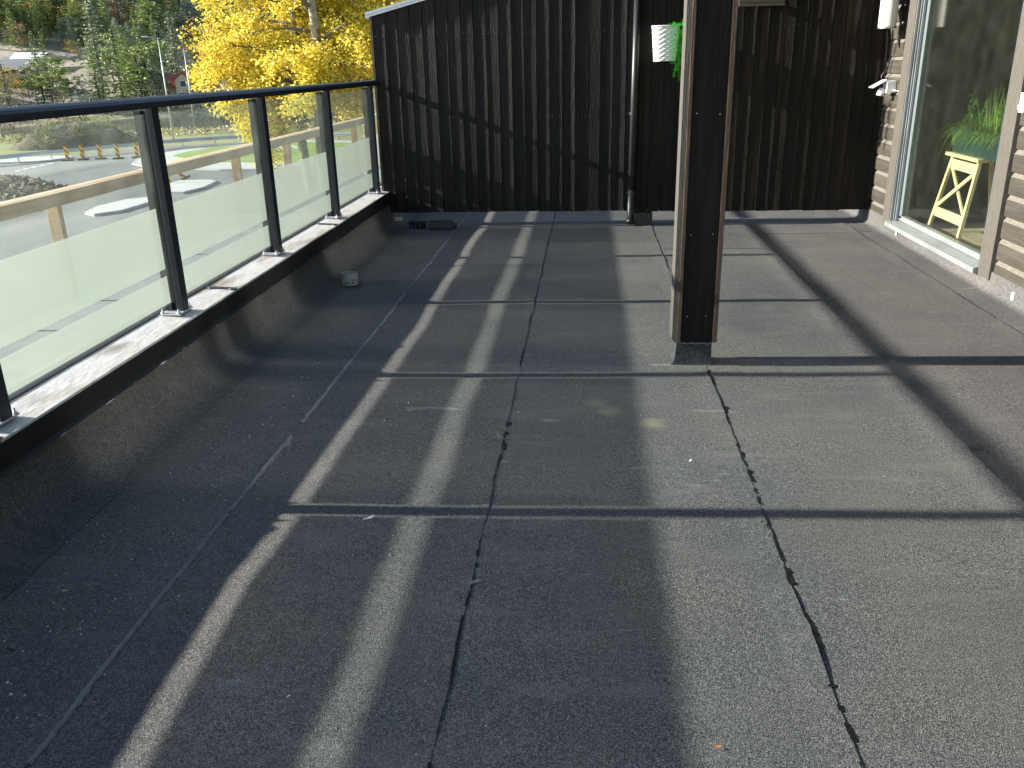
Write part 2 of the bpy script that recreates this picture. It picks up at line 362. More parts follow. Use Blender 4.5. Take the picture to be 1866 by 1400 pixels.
# felt turned up at the walls: parapet side, far side, house side
def upstand(prof, along, a0, a1, seed):
    n = int(abs(a1-a0)/.12); mb = MB(); k = len(prof)
    for j in range(n+1):
        t = a0+(a1-a0)*j/n
        for p, z in prof:
            zz = z + (fz(p, t) if along == 'y' else fz(t, p))*max(0, 1-z/.08) + .003*nsmooth(t*3, z*9, seed); pp = p+.0035*nsmooth(t*2.3, z*6, seed+3)
            mb.v.append((pp, t, zz) if along == 'y' else (t, pp, zz))
    for j in range(n):
        for q in range(k-1): a = j*k+q; mb.f.append((a, a+1, a+k+1, a+k))
    o = obj('felt_upstand', mb, FELT, floor, smooth=True, fix=False); return o
R = .155
pl = [(-1.71, .0025)]+[(-1.757-R*math.sin(t), .003+R*(1-math.cos(t))) for t in np.linspace(0, math.pi/2, 11)]+[(-1.916, .200), (-1.928, .256)]
upstand(pl, 'y', -1.5, 9.6, 3)
r2 = .045
upstand([(2.53, .0025)]+[(2.572+r2*math.sin(t), .003+r2*(1-math.cos(t))) for t in np.linspace(0, math.pi/2, 7)]+[(2.622, .13)], 'y', -1.5, 9.6, 9)
obj('rear_kerb', MB().box(-1.9, 2.75, 9.6, 9.7, -.1, .3), M_FLASH, floor)

# ------------------------------------------------------------------ parapet
par = thing('parapet', (-1.95, 3.4, 0), 'low felt-clad parapet with pale sheet metal coping under the glass railing', 'parapet')
obj('parapet_core', MB().box(-2.16, -1.900, -1.5, 9.7, -.6, .335), M_FLASH, par)
obj('black_flashing', MB().extr_y([(-1.8885, .338), (-1.8870, .25), (-1.876, .240), (-1.8745, .242), (-1.8845, .252), (-1.8860, .338)], -1.5, 8.33), M_FLASH, par)
def cope(y0, y1):
    mb = MB(); n = 14
    for j in range(n+1):
        y = y0+(y1-y0)*j/n; wv = .0018*nsmooth(y*4, 3)
        mb.v += [(-2.17, y, .34), (-2.168, y, .362), (-2.02, y, .355+wv), (-1.95, y, .351+wv*1.5), (-1.8905, y, .3465+wv), (-1.8875, y, .343), (-1.8875, y, .328)]
    for j in range(n):
        for q in range(6): a = j*7+q; mb.f.append((a, a+1, a+8, a+7))
    return obj('coping_sheet', mb, M_COPE, par, smooth=False, fix=False)
for y0, y1 in ((-1.5, .395), (.40, 2.385), (2.39, 4.385), (4.39, 6.375), (6.38, 8.355), (8.36, 9.6)):
    cope(y0, y1)
    if y0 > 0:
        st = obj('joint_strap', MB().add([(-2.10, y0-.022, .3630), (-1.90, y0-.022, .3535), (-1.885, y0-.016, .352), (-1.885, y0+.018, .352), (-1.90, y0+.018, .3535), (-2.10, y0+.018, .3630)], [(0, 1, 4, 5), (1, 2, 3, 4)]).add(
            [(-2.10, y0-.022, .355), (-1.885, y0-.018, .345), (-1.885, y0-.018, .352), (-2.10, y0-.022, .3630)], [(0, 1, 2, 3)]), M_POST, par, fix=False)
        for bx in (-2.03, -1.915):
            obj('rivet', MB().cyl((bx, y0-.03, .350+(-1.885-bx)*.05), .006, .008, 8), M_STAIN, st)

obj('gap_strip', MB().box(-2.14, -2.062, -1.5, 9.3, .350, .3625), M_FLASH, par)
for y0, y1 in ((-1.5, .98), (1.0, 2.98), (3.0, 3.58), (3.6, 4.12), (4.14, 5.28), (5.30, 6.48), (6.5, 9.6)):
    obj('outer_ledge', MB().box(-2.66, -2.172, y0, y1, .30, .352), M_LEDGE, par)
# ------------------------------------------------------------------ glass railing
rail = thing('glass_railing', (-1.95, 4.5, .36), 'anthracite railing of half-frosted glass panes standing on the parapet', 'railing')
hp = [(-1.945, 1.318), (-1.945, 1.338), (-1.939, 1.350), (-1.925, 1.3565), (-1.905, 1.3590), (-1.885, 1.3565), (-1.871, 1.350), (-1.865, 1.338), (-1.865, 1.318), (-1.878, 1.318), (-1.878, 1.312), (-1.932, 1.312), (-1.932, 1.318)]
obj('handrail', MB().extr_y(hp, -1.5, 7.93), M_POST, rail, fix=True)
obj('handrail_end', MB().extr_y([(x, z-.001) for x, z in hp], 7.935, 7.975), M_POST, rail)
obj('handrail_end', MB().extr_y([(x, z-.001) for x, z in hp], 8.16, 9.4), M_POST, rail)
POSTS = [-.24, 1.11, 2.46, 3.81, 5.16, 6.51, 7.86, 9.21]
for py in POSTS:
    p = obj('post', MB().box(-1.932, -1.900, py-.030, py+.030, .388, 1.313), M_POST, rail, bevel=.0025)
    obj('glazing_channel', MB().box(-1.986, -1.956, py-.030, py+.030, .3955, 1.300).box(-1.955, -1.933, py-.007, py+.007, .3955, 1.300), M_POST, p)
    obj('face_groove', MB().box(-1.9185, -1.9165, py-.0309, py-.0302, .375, 1.312), M_BLACK, p)
    pb = obj('base_plate', MB().box(-1.992, -1.894, py-.085, py+.055, .3865, .3945), M_STEEL, p, bevel=.0015)
    for bx, by in ((-1.982, -.075), (-1.904, -.075), (-1.982, .045), (-1.904, .045)):
        obj('bolt', MB().cyl((bx, py+by, .3948), .0085, .008, 6).cyl((bx, py+by, .4028), .004, .012, 8), M_STEEL, p)
for a, b in zip(POSTS[:-1], POSTS[1:]):
    y0, y1 = a+.011, b-.011
    g = obj('glass_pane', MB().box(-1.948, -1.940, y0, y1, .438, 1.285), GLASS, rail)
    for z0, z1 in ((.440, .567), (.600, .878)):
        obj('frosted_film', MB().add([(-1.9495, y0+.031, z0), (-1.9495, y1-.031, z0), (-1.9495, y1-.031, z1), (-1.9495, y0+.031, z1)], [(0, 1, 2, 3)]), FILM, g, fix=False)

KS = 1.04                                # the railing stands a little further out than first laid out
for o_, KS in ((par, 1.013), (rail, 1.04)):
    l_ = o_.location.copy(); o_.location = (l_.x*KS, l_.y*KS, H-(H-l_.z)*KS); o_.scale = (KS, KS, KS)
# lower flat roof edge outside the railing, and the temporary timber guard rail standing on it
lr = obj('lower_roof', MB().box(-4.15, -2.18, -3, 20, -.85, -.62), FELT); tag(lr, kind='structure')
tg = thing('timber_guard_rail', (-3.8, 10, -.62), 'raw pine guard rail outside the glass railing above the road', 'guard rail')
WP = [4.19, 5.88, 7.57, 9.26, 10.93, 12.60, 14.25, 16.0]
for k, (a, b) in enumerate(((1.5, 7.15), (7.16, 12.1), (12.11, 18))):
    obj('top_rail', MB().box(-3.85, -3.752, a, b, .635+.004*k, .683+.004*k), M_PINE, tg, bevel=.003)
    obj('side_rail', MB().box(-3.751, -3.716, a, b, .590+.004*k, .681+.004*k), M_PINE, tg, bevel=.003)
for y in WP:
    obj('timber_post', MB().box(-3.845, -3.753, y-.024, y+.024, -.62, .633), M_PINE, tg, bevel=.003)

# ------------------------------------------------------------------ far timber wall (left, under the sloping roof edge)
def vboard(parent, x0, x1, yb, z0, zt0, zt1, m, cup, tilt, seed, gap=.004):
    """one vertical cladding board; front face near y = yb, facing -Y, slightly cupped"""
    nu, nz_ = 6, 9; mb = MB(); xa, xb = x0+gap*.5, x1-gap*.5; th = .019
    for j in range(nz_+1):
        for k in range(nu+1):
            u = k/nu; x = xa+(xb-xa)*u; zt = zt0+(zt1-zt0)*u; z = z0+(zt-z0)*j/nz_
            cc = cup*(1+.7*nsmooth(seed*3.1, z*1.3)); tt = tilt*(1+.6*nsmooth(seed*5.7, z*1.1, 4))
            y = yb - cc*((2*u-1)**2-.5) - tt*(u-.5)
            mb.v.append((x+.0012*nsmooth(seed, z*2, 7), y, z))
    W = nu+1
    for j in range(nz_):
        for k in range(nu): a = j*W+k; mb.f.append((a, a+1, a+W+1, a+W))
    o = len(mb.v)
    for j in range(nz_+1):
        for k in (0, nu): p = mb.v[j*W+k]; mb.v.append((p[0], yb+th, p[2]))
    for j in range(nz_):
        a = j*W; b = o+2*j; mb.f += [(a, a+W, b+2, b), (a+nu, b+1, b+3, a+nu+W)]
    mb.f.append(tuple(range(W))+(o+1, o)); t = nz_*W; mb.f.append((o+2*nz_, o+2*nz_+1)+tuple(reversed(range(t, t+W))))
    return obj('board', mb, m, parent, fix=True)
def nails(parent, xs, zs, yb, seed):
    mb = MB(); q = random.Random(seed)
    for x0, x1, ztop in xs:
        for z in zs:
            if z > ztop-.03: continue
            for u in (.2, .8):
                if q.random() < .12: continue
                x = x0+(x1-x0)*u; zz = z+q.uniform(-.006, .006); r = .0022; y = yb-.0042
                mb.add([(x-r, y, zz-r), (x+r, y, zz-r), (x+r, y, zz+r), (x-r, y, zz+r), (x, y-.0015, zz)], [(0, 1, 4), (1, 2, 4), (2, 3, 4), (3, 0, 4)])
    o = obj('nail_heads', mb, M_NAIL, parent, fix=False); o['kind'] = 'stuff'; return o
WY = 8.30
lw = thing('timber_wall', (-.8, WY, .1), 'black stained vertical board wall with sloping top behind the railing end', 'wall')
ztop = lambda x: 1.905+.24*(x+1.96)
obj('wall_core', MB().add([(-1.945, WY+.03, .145), (.44, WY+.03, .145), (.44, WY+.03, ztop(.44)-.02), (-1.945, WY+.03, ztop(-1.945)-.02), (-1.945, WY+.15, .145), (.44, WY+.15, .145), (.44, WY+.15, ztop(.44)-.02), (-1.945, WY+.15, ztop(-1.945)-.02)],
    [(0, 1, 2, 3), (5, 4, 7, 6), (4, 0, 3, 7), (1, 5, 6, 2), (3, 2, 6, 7), (4, 5, 1, 0)]), M_FLASH, lw)
xs = []; x = -1.96; k = 0
while x < .40:
    wv = .1155+random.uniform(-.004, .004); x1 = min(x+wv, .44)
    if .44-x1 < .04: x1 = .44
    cup = random.choice([.0004, .0014, .0024, .0034, .0044]); tilt = random.uniform(-.001, .0062)
    vboard(lw, x, x1, WY+random.uniform(-.001, .002), .132+random.uniform(-.004, .003), ztop(x), ztop(x1), M_BOARD, cup, tilt, k*1.7+.3)
    xs.append((x, x1, ztop(x))); x = x1; k += 1
nails(lw, xs, (1.73, 1.01, .262), WY, 3)
obj('corner_board', MB().box(-1.982, -1.9625, WY-.004, WY+.15, .13, ztop(-1.97)-.004), M_BROWN, lw)
cap = obj('metal_cap', MB().add([(-2.02, WY-.012, ztop(-2.02)-.006), (.62, WY-.012, ztop(.62)-.006), (.62, WY-.012, ztop(.62)+.040), (-2.02, WY-.012, ztop(-2.02)+.040), (-2.02, WY+.2, ztop(-2.02)-.006), (.62, WY+.2, ztop(.62)-.006), (.62, WY+.2, ztop(.62)+.046), (-2.02, WY+.2, ztop(-2.02)+.046)],
    [(0, 1, 2, 3), (3, 2, 6, 7), (4, 0, 3, 7), (1, 5, 6, 2), (5, 4, 7, 6), (0, 4, 5, 1)]), M_WHITEM, lw)
obj('cap_lip', MB().add([(-2.02, WY-.014, ztop(-2.02)+.004), (.62, WY-.014, ztop(.62)+.004), (.62, WY-.014, ztop(.62)+.022), (-2.02, WY-.014, ztop(-2.02)+.022)], [(0, 1, 2, 3)]), M_STEEL, cap, fix=False)

# far wall, recessed right part
RY = 8.325
rw = thing('recessed_timber_wall', (1.5, RY, .1), 'brown black vertical board wall behind the column, recessed beside the downpipe', 'wall')
obj('wall_core', MB().box(.44, 2.75, RY+.025, RY+.14, .135, 2.97), M_FLASH, rw)
obj('return_board', MB().box(.4415, .462, WY+.004, RY+.02, .13, 2.7), M_BOARD, rw)
xs = []; x = .465; k = 40
while x < 2.60:
    wv = .1115+random.uniform(-.006, .006); x1 = min(x+wv, 2.628)
    if 2.628-x1 < .04: x1 = 2.628
    cup = random.choice([.0008, .002, .003, .0042]); tilt = random.uniform(.0, .0065)
    vboard(rw, x, x1, RY+random.uniform(-.002, .002), .118+random.uniform(-.004, .003), 2.7, 2.7, M_BOARD2, cup, tilt, k*1.3)
    xs.append((x, x1, 2.7)); x = x1; k += 1
nails(rw, xs, (1.73, 1.02, .255), RY, 5)

# ------------------------------------------------------------------ house wall, boards, door
HX = 2.63
hw_ = thing('house_wall', (HX, 6.5, .07), 'weathered brown house wall of horizontal boards around the glass door', 'wall')
obj('wall_core', MB().box(HX+.028, HX+.10, 7.69, 9.7, -.03, 2.97).box(HX+.028, HX+.10, -1.5, 5.72, -.03, 2.97).box(HX+.028, HX+.10, 5.72, 7.69, 2.15, 2.97), M_FLASH, hw_)
def hboard(y0, y1, z0, seed, hgt=.1382):
    n = max(2, int((y1-y0)/.4)); mb = MB(); prof = [(.026, -.006), (.0, -.006), (-.002, .045), (.0, .100), (.021, .1315), (.026, .1315)]
    q = random.Random(seed); dx = q.uniform(-.003, .003); K = len(prof)
    for j in range(n+1):
        y = y0+(y1-y0)*j/n
        for a, b in prof: mb.v.append((HX+a+(dx+.0022*nsmooth(y*1.7, seed*.9, b*8) if a < .026 else 0), y, z0+b))
    for j in range(n):
        for k in range(K-1): a = j*K+k; mb.f.append((a, a+1, a+K+1, a+K))
    mb.f += [tuple(range(K)), tuple(reversed(range(n*K, n*K+K)))]
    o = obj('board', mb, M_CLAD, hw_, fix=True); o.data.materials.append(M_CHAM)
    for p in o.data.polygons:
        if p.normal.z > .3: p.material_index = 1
    return o
z = .083; k = 0
while z < 2.86:
    hboard(7.872, 8.322, z, k); hboard(-1.5, 5.692, z, k+50)
    if z > 2.2: hboard(5.9, 7.66, z, k+90)
    z += .1382; k += 1
obj('door_trim', MB().box(HX-.022, HX+.03, 7.70, 7.868, .072, 2.3), M_TRIM, hw_, bevel=.002)
obj('door_trim', MB().box(HX-.024, HX+.03, 5.70, 5.862, .075, 2.3), M_TRIM, hw_, bevel=.002)
obj('head_trim', MB().box(HX-.022, HX+.03, 5.864, 7.698, 2.13, 2.30), M_TRIM, hw_)
dr = thing('glass_door', (HX+.05, 6.78, .08), 'large glazed terrace door with grey aluminium frame in the brown house wall', 'door')
f = MB().box(2.612, 2.70, 7.655, 7.697, .10, 2.13).box(2.64, 2.72, 7.600, 7.653, .10, 2.13).box(2.612, 2.70, 5.865, 5.885, .10, 2.13).box(2.612, 2.70, 5.887, 7.653, 2.09, 2.128)
obj('frame', f, M_FRAME, dr, bevel=.003)
obj('frame_strip', MB().box(2.604, 2.611, 7.660, 7.672, .12, 2.12).box(2.632, 2.639, 7.607, 7.620, .12, 2.12).box(2.625, 2.64, 7.640, 7.651, .12, 2.12), M_FRAMEL, dr)
obj('sash', MB().box(2.655, 2.705, 7.545, 7.598, .16, 2.09).box(2.66, 2.70, 5.888, 5.93, .16, 2.09), mat('sash_grey', (.13, .16, .16), .4), dr, bevel=.003)
obj('sill', MB().add([(2.575, 5.868, .083), (2.575, 7.70, .083), (2.575, 7.70, .118), (2.575, 5.868, .118), (2.70, 5.868, .146), (2.70, 7.70, .146), (2.70, 5.868, .083), (2.70, 7.70, .083)],
    [(0, 1, 2, 3), (3, 2, 5, 4), (0, 3, 4, 6), (1, 7, 5, 2), (6, 4, 5, 7), (0, 6, 7, 1)]), M_FRAMEL, dr, bevel=.002)
obj('bottom_rail', MB().box(2.655, 2.705, 5.888, 7.598, .147, .185), M_FRAMEL, dr, bevel=.002)
obj('pane', MB().box(2.676, 2.682, 5.93, 7.545, .186, 2.088), DGLASS, dr)
# second window further along the same wall, beside the camera
w2 = thing('side_window', (HX+.05, 4.0, .3), 'tall terrace window in the house wall right of the column', 'window')
obj('frame', MB().box(2.606, 2.625, 2.60, 2.68, .3, 2.2).box(2.606, 2.625, 3.80, 3.96, .3, 2.2).box(2.606, 2.625, 5.12, 5.20, .3, 2.2).box(2.606, 2.625, 2.60, 5.20, 2.2, 2.28).box(2.606, 2.625, 2.60, 5.20, .22, .3), M_FRAME, w2)
for a, b in ((2.62, 3.80), (3.96, 5.16)): obj('pane', MB().box(2.600, 2.606, a, b, .3, 2.2), WGLASS, w2)
# bright sun specks along the foot of the house wall, modelled as white solids
for (px, py_, zz, sz, txt) in ((1607, 409, .03, 1, 'beside the door trim in the corner'), (1633, 425, .055, .9, 'under the far end of the door sill'), (1680, 448, .05, 1, 'under the middle of the door sill'), (1755, 488, .045, 1.1, 'under the near end of the door sill'), (1845, 541, .05, 1.15, 'at the foot of the near wall boards')):
    p = gp(px, py_, zz); s = .019*sz
    mb = MB(); n = 10
    for zz2, rr in ((-1.3, .55), (-.9, .95), (.9, 1), (1.3, .6)):
        for k in range(n): t = 2*math.pi*k/n; mb.v.append((p.x+s*.35*math.cos(t)*rr, p.y+s*.75*math.sin(t)*rr, p.z+s*zz2))
    for j in range(3):
        for k in range(n): a = j*n+k; b = j*n+(k+1) % n; mb.f.append((a, b, b+n, a+n))
    mb.f += [tuple(range(n)), tuple(range(3*n, 4*n))]
    tag(obj('sun_speck', mb, M_CLIPW, smooth=True), 'small white solid for a sun speck '+txt, 'foam tab', 'sun specks along the house wall')

# interior seen through the door
M_INW = mat('interior_brown_wall', (.27, .21, .12), .8, var=(.34, .27, .165), scale=3, stretch=(1, 9, .4))
M_INF = mat('interior_floor_boards', (.36, .29, .2), .5, var=(.45, .37, .27), scale=5, stretch=(1, 8, 4))
iw = obj('interior_wall', MB().box(5.6, 5.7, 4.5, 9.5, .0, 2.6).box(2.80, 5.6, 9.3, 9.4, .0, 2.6).box(2.80, 5.6, 4.5, 4.6, .0, 2.6), M_INW); tag(iw, kind='structure')
ic = obj('interior_ceiling', MB().box(2.74, 5.7, 4.5, 9.4, 2.45, 2.55), M_INW); tag(ic, kind='structure')
it = thing('interior_floor', (3.6, 7, .0), 'pale plank floor of the room behind the glass door', 'floor'); it['kind'] = 'structure'
obj('subfloor', MB().box(2.74, 5.7, 4.5, 9.4, -.05, .055), M_FLASH, it)
for k in range(20): obj('plank', MB().box(2.745+.145*k, 2.745+.145*k+.141, 4.6, 9.3, .056, .075), M_INF, it)
ib = obj('low_bench', MB().box(4.3, 4.36, 5.2, 8.9, .075, .42).box(4.36, 5.0, 5.2, 8.9, .38, .42), mat('dark_furniture', (.03, .028, .027), .5)); tag(ib, 'long dark low bench at the back of the room', 'bench')
st = thing('stool', (2.95, 7.13, .075), 'yellow pine stool with crossed braces behind the glass door', 'stool')
def bar(mb, a, b, wy, wx):
    a, b = Vector(a), Vector(b); d = (b-a).normalized(); s = d.cross(Vector((1, 0, 0))).normalized()*wy*.5; t = s.cross(d).normalized()*wx*.5
    v = [a-s-t, a+s-t, a+s+t, a-s+t, b-s-t, b+s-t, b+s+t, b-s+t]
    return mb.add(v, [(0, 1, 2, 3), (7, 6, 5, 4), (0, 4, 5, 1), (1, 5, 6, 2), (2, 6, 7, 3), (3, 7, 4, 0)])
for xa, xb in ((2.83, 2.93), (3.33, 3.22)):
    bb = .0 if xa < 3 else .0
    for ya, yb in ((7.40, 7.345), (6.80, 6.86)): obj('leg', bar(MB(), (xa, ya, .075), (xb, yb, .70), .036, .024), M_YPINE, st)
    if xa < 3:
        obj('lower_rail', bar(MB(), (2.858, 7.37, .26), (2.858, 6.83, .26), .075, .016), M_YPINE, st)
        obj('upper_rail', bar(MB(), (2.921, 7.35, .64), (2.921, 6.855, .64), .075, .016), M_YPINE, st)
        obj('brace', bar(MB(), (2.848, 7.36, .29), (2.906, 6.865, .61), .030, .012), M_YPINE, st)
        obj('brace', bar(MB(), (2.866, 6.835, .29), (2.926, 7.33, .61), .030, .012), M_YPINE, st)
    else:
        obj('rear_rail', bar(MB(), (3.30, 7.37, .26), (3.30, 6.83, .26), .06, .016), M_YPINE, st)
obj('seat', MB().box(2.885, 3.27, 6.79, 7.41, .70, .726), M_YPINE, st, bevel=.004)
s2 = thing('step_stool', (3.2, 6.35, .075), 'small yellow pine step stool half hidden by the near door trim', 'stool')
for z in (.28, .55): obj('step', MB().box(3.02, 3.40, 6.28, 6.66, z, z+.024), M_YPINE, s2, bevel=.003)
for xa in (3.02, 3.38):
    for ya in (6.30, 6.64): obj('leg', bar(MB(), (xa, ya+(.03 if ya > 6.5 else -.03), .075), (xa, ya, .55), .03, .022), M_YPINE, s2)
pl = thing('planter_box', (3.05, 7.0, .726), 'dark green planter box on the yellow stool behind the glass', 'planter')
M_PLG = mat('dark_green_planter', (.010, .032, .027), .45, var=(.014, .040, .034), scale=6)
mb = MB(); x0, x1, y0, y1 = 2.905, 3.14, 6.46, 7.40
mb.add([(x0+.02, y0+.02, .727), (x1-.02, y0+.02, .727), (x1-.02, y1-.02, .727), (x0+.02, y1-.02, .727), (x0, y0, .915), (x1, y0, .915), (x1, y1, .915), (x0, y1, .915), (x0+.015, y0+.015, .905), (x1-.015, y0+.015, .905), (x1-.015, y1-.015, .905), (x0+.015, y1-.015, .905)],
       [(3, 2, 1, 0), (0, 1, 5, 4), (1, 2, 6, 5), (2, 3, 7, 6), (3, 0, 4, 7), (4, 5, 9, 8), (5, 6, 10, 9), (6, 7, 11, 10), (7, 4, 8, 11), (8, 9, 10, 11)])
obj('box', mb, M_PLG, pl); obj('rim', MB().box(x0-.006, x0-.001, y0-.006, y1+.006, .893, .917), M_PLG, pl)
gr = thing('potted_grass', (3.02, 6.95, .9), 'bright green grasses spilling from the planter behind the glass', 'plant')
mb = MB(); q = random.Random(4)
def blade(mb, p, d, ln, wd, droop, seg=5):
    p = Vector(p); d = Vector(d).normalized(); side = d.cross(Vector((.3, .2, 1))).normalized(); o = len(mb.v)
    for i in range(seg+1):
        t = i/seg; wv = wd*(1-t*.85); mb.v += [tuple(p-side*wv), tuple(p+side*wv)]
        d = (d+Vector((0, 0, -droop/seg))).normalized(); p = p+d*ln/seg
    for i in range(seg): a = o+2*i; mb.f.append((a, a+1, a+3, a+2))
for k in range(1500):
    p = (q.uniform(2.92, 3.12), q.uniform(6.48, 7.38), .90); a = q.uniform(0, 6.28)
    blade(mb, p, (math.cos(a)*.8-.35, math.sin(a)*.8, q.uniform(.6, 1.6)), q.uniform(.10, .25), .0036, q.uniform(.8, 2.4))
for k in range(60):
    blade(mb, (q.uniform(2.92, 3.05), q.uniform(6.5, 6.95), .9), (q.uniform(-.2, .2), q.uniform(-.5, .2), 1), q.uniform(.22, .36), .003, q.uniform(.2, .8))
for k in range(40):
    blade(mb, (2.905, q.uniform(6.5, 7.3), .912), (-.8, q.uniform(-.4, .4), .3), q.uniform(.2, .34), .0016, 3.2, 7)
obj('grass_blades', mb, leafy('grass_leaf', (.10, .22, .02), (.30, .43, .07), .35), gr, fix=False)
mb = MB()
for bx, by, hh in ((2.97, 7.33, .27), (3.0, 7.29, .25), (3.02, 7.36, .2), (3.0, 7.12, .24), (3.02, 6.98, .2), (2.96, 7.25, .22), (3.0, 7.18, .15)):
    for i in range(46):
        t = i/46; blade(mb, (bx+.02*t, by+.02*math.sin(t*4), .9+hh*t), (q.uniform(-1, 1), q.uniform(-1, 1), .5), .05, .0045, .8, 2)
obj('herb_sprigs', mb, leafy('herb_leaf', (.06, .17, .02), (.19, .32, .05), .35), gr, fix=False)
ch = thing('shell_chair', (4.1, 8.75, .075), 'beige chair with a rounded back deep inside the room', 'chair')
M_BEI = mat('beige_shell', (.30, .25, .18), .6)
mb = MB(); n = 12
for j in range(7):
    zz = .5+.78*j/6; hw = .25*(1-max(0, (j-3)/3)**2*.55)
    for k in range(n+1):
        u = -1+2*k/n; mb.v.append((4.3-.10*u*u-.0*j, 8.95+hw*u, zz))
for j in range(6):
    for k in range(n): a = j*(n+1)+k; mb.f.append((a, a+1, a+n+2, a+n+1))
obj('backrest', mb, M_BEI, ch, smooth=True, fix=False)
obj('seat', MB().box(3.9, 4.3, 8.72, 9.18, .5, .53), M_BEI, ch, bevel=.01)
for x_, y_ in ((3.93, 8.76), (4.27, 8.76), (3.93, 9.14), (4.27, 9.14)): obj('leg', MB().tube([(x_, y_, .075), (x_, y_, .5)], .014, 8), M_BLACK, ch)

# canopy over the house side, carried by the column
cn = thing('canopy_roof', (1.5, 3.4, 2.97), 'dark board canopy roof above the house side of the terrace', 'roof')
obj('ceiling', MB().box(.33, 2.8, -1.5, 8.45, 2.99, 3.12), M_BOARD2, cn)
obj('edge_beam', MB().box(.33, .63, -1.5, 8.29, 2.95, 2.989), M_BOARD, cn)

# ------------------------------------------------------------------ column
cl = thing('column', (.54, 4.27, 0), 'tall square dark timber column standing on the terrace floor', 'column')
ZB, ZT = .122, 2.948
obj('side_board', MB().add([(.432, 4.172, ZB+.018), (.432, 4.31, ZB+.02), (.432, 4.31, ZT), (.432, 4.172, ZT), (.4555, 4.172, ZB-.004), (.4555, 4.31, ZB), (.4555, 4.31, ZT), (.4555, 4.172, ZT)],
    [(0, 1, 2, 3), (5, 4, 7, 6), (4, 0, 3, 7), (1, 5, 6, 2), (3, 2, 6, 7), (4, 5, 1, 0)]), M_COLS, cl)
obj('side_board', MB().box(.632, .655, 4.172, 4.31, ZB+.004, ZT), M_BROWN, cl, bevel=.002)
obj('edge_strip', MB().box(.4565, .4745, 4.168, 4.187, ZB-.002, ZT), M_BROWN, cl, bevel=.003)
obj('front_board', MB().box(.476, .631, 4.180, 4.20, ZB-.006, ZT), M_BOARD, cl, bevel=.003)
obj('back_board', MB().box(.457, .631, 4.285, 4.308, ZB, ZT), M_BOARD, cl)
pf = MB(); ring = []
for zz, g in ((-.004, .018), (.012, .006), (.035, .0), (.118, -.004), (.135, -.006)):
    ring.append([(.452-g*1.6, 4.184-g*.3, zz), (.634+g*.3, 4.184-g*.3, zz), (.634+g*.3, 4.302+g, zz), (.452-g*1.6, 4.302+g, zz)])
for r_ in ring: pf.v += r_
for j in range(4):
    for k in range(4): a = j*4+k; b = j*4+(k+1) % 4; pf.f.append((a, b, b+4, a+4))
pf.f.append((16, 17, 18, 19))
pb = obj('felt_base', pf, mat('bitumen_wrap', (.018, .020, .023), .6, var=(.04, .043, .047), scale=30, bump=.6, bscale=60), cl); 
obj('sealant_ridge', MB().tube([(.45+.02*k, 4.178+.002*math.sin(k*2.1), .119+.003*math.sin(k*3.7)) for k in range(10)], .004, 6), M_BITG, pb)
for px, py_ in ((1259, 429), (1299, 427), (1252, 577), (1286, 576), (1270, 207), (1312, 208)):
    p = at(px, py_, 4.180); obj('screw', MB().tube([(p.x, 4.1815, p.z), (p.x, 4.1785, p.z)], .0028, 8), M_STAIN, cl)

# ------------------------------------------------------------------ downpipe
dp = thing('downpipe', (.415, 8.24, .03), 'dark round downpipe on the board wall left of the wicker basket', 'pipe')
obj('pipe', MB().tube([(.425, 8.243, 2.02), (.418, 8.243, 1.2), (.414, 8.243, .32)], .031, 18), M_PIPE, dp, smooth=True)
obj('lower_pipe', MB().tube([(.413, 8.243, .335), (.411, 8.243, .08), (.410, 8.238, .055)], .034, 18), M_PIPE, dp, smooth=True)
obj('shoe', MB().tube([(.411, 8.24, .062), (.411, 8.225, .02)], [.039, .042], 18), M_BLACK, dp, smooth=True)
for zz in (.30, 1.02): obj('clip', MB().tube([(.414, 8.243, zz-.012), (.414, 8.243, zz+.012)], .036, 18).box(.372, .384, 8.235, 8.30, zz-.008, zz+.008), M_PIPE, dp)
tag(obj('corner_plinth', MB().box(.447, .615, 8.20, 8.36, .006, .122), M_BIT, bevel=.004), 'black bitumen covered plinth block at the foot of the downpipe', 'plinth')

# ------------------------------------------------------------------ basket, plant, lamps, socket
def frustum_weave(name, cx, cy, z0, z1, rb, rt, m, parent):
    mb = MB(); rows, cols = 15, 44
    for j in range(rows*2+1):
        v = j/(rows*2); zz = z0+(z1-z0)*v; r = rb+(rt-rb)*v
        for k in range(cols):
            t = math.pi*2*k/cols
            s = (1 if ((k//2+j//2) % 2) else -1)*(1 if j % 2 else .15)*(1 if k % 2 else .4)
            rr = r+.0042*s; ex = (abs(math.cos(t))**3+abs(math.sin(t))**3)**(-1/3)
            mb.v.append((cx+rr*ex*math.cos(t), cy+rr*ex*.78*math.sin(t), zz))
    for j in range(rows*2):
        for k in range(cols): a = j*cols+k; b = j*cols+(k+1) % cols; mb.f.append((a, b, b+cols, a+cols))
    mb.f.append(tuple(range(cols)))
    return obj(name, mb, m, parent, fix=False)
bk = thing('wicker_basket', (.675, 8.22, 1.46), 'white wicker hanging basket on the dark wall beside the column', 'basket')
frustum_weave('woven_body', .675, 8.23, 1.46, 1.745, .097, .120, M_WHITE, bk)
mb = MB(); n = 40
pts = [(.675+.121*((abs(math.cos(t))**3+abs(math.sin(t))**3)**(-1/3))*math.cos(t), 8.23+.121*.78*((abs(math.cos(t))**3+abs(math.sin(t))**3)**(-1/3))*math.sin(t), 1.748) for t in np.linspace(0, 2*math.pi, n)]
obj('rim', MB().tube(pts, .006, 6, False), M_WHITE, bk, smooth=True, fix=False)
obj('hook', MB().box(.66, .69, 8.30, 8.33, 1.70, 1.76), M_STAIN, bk)
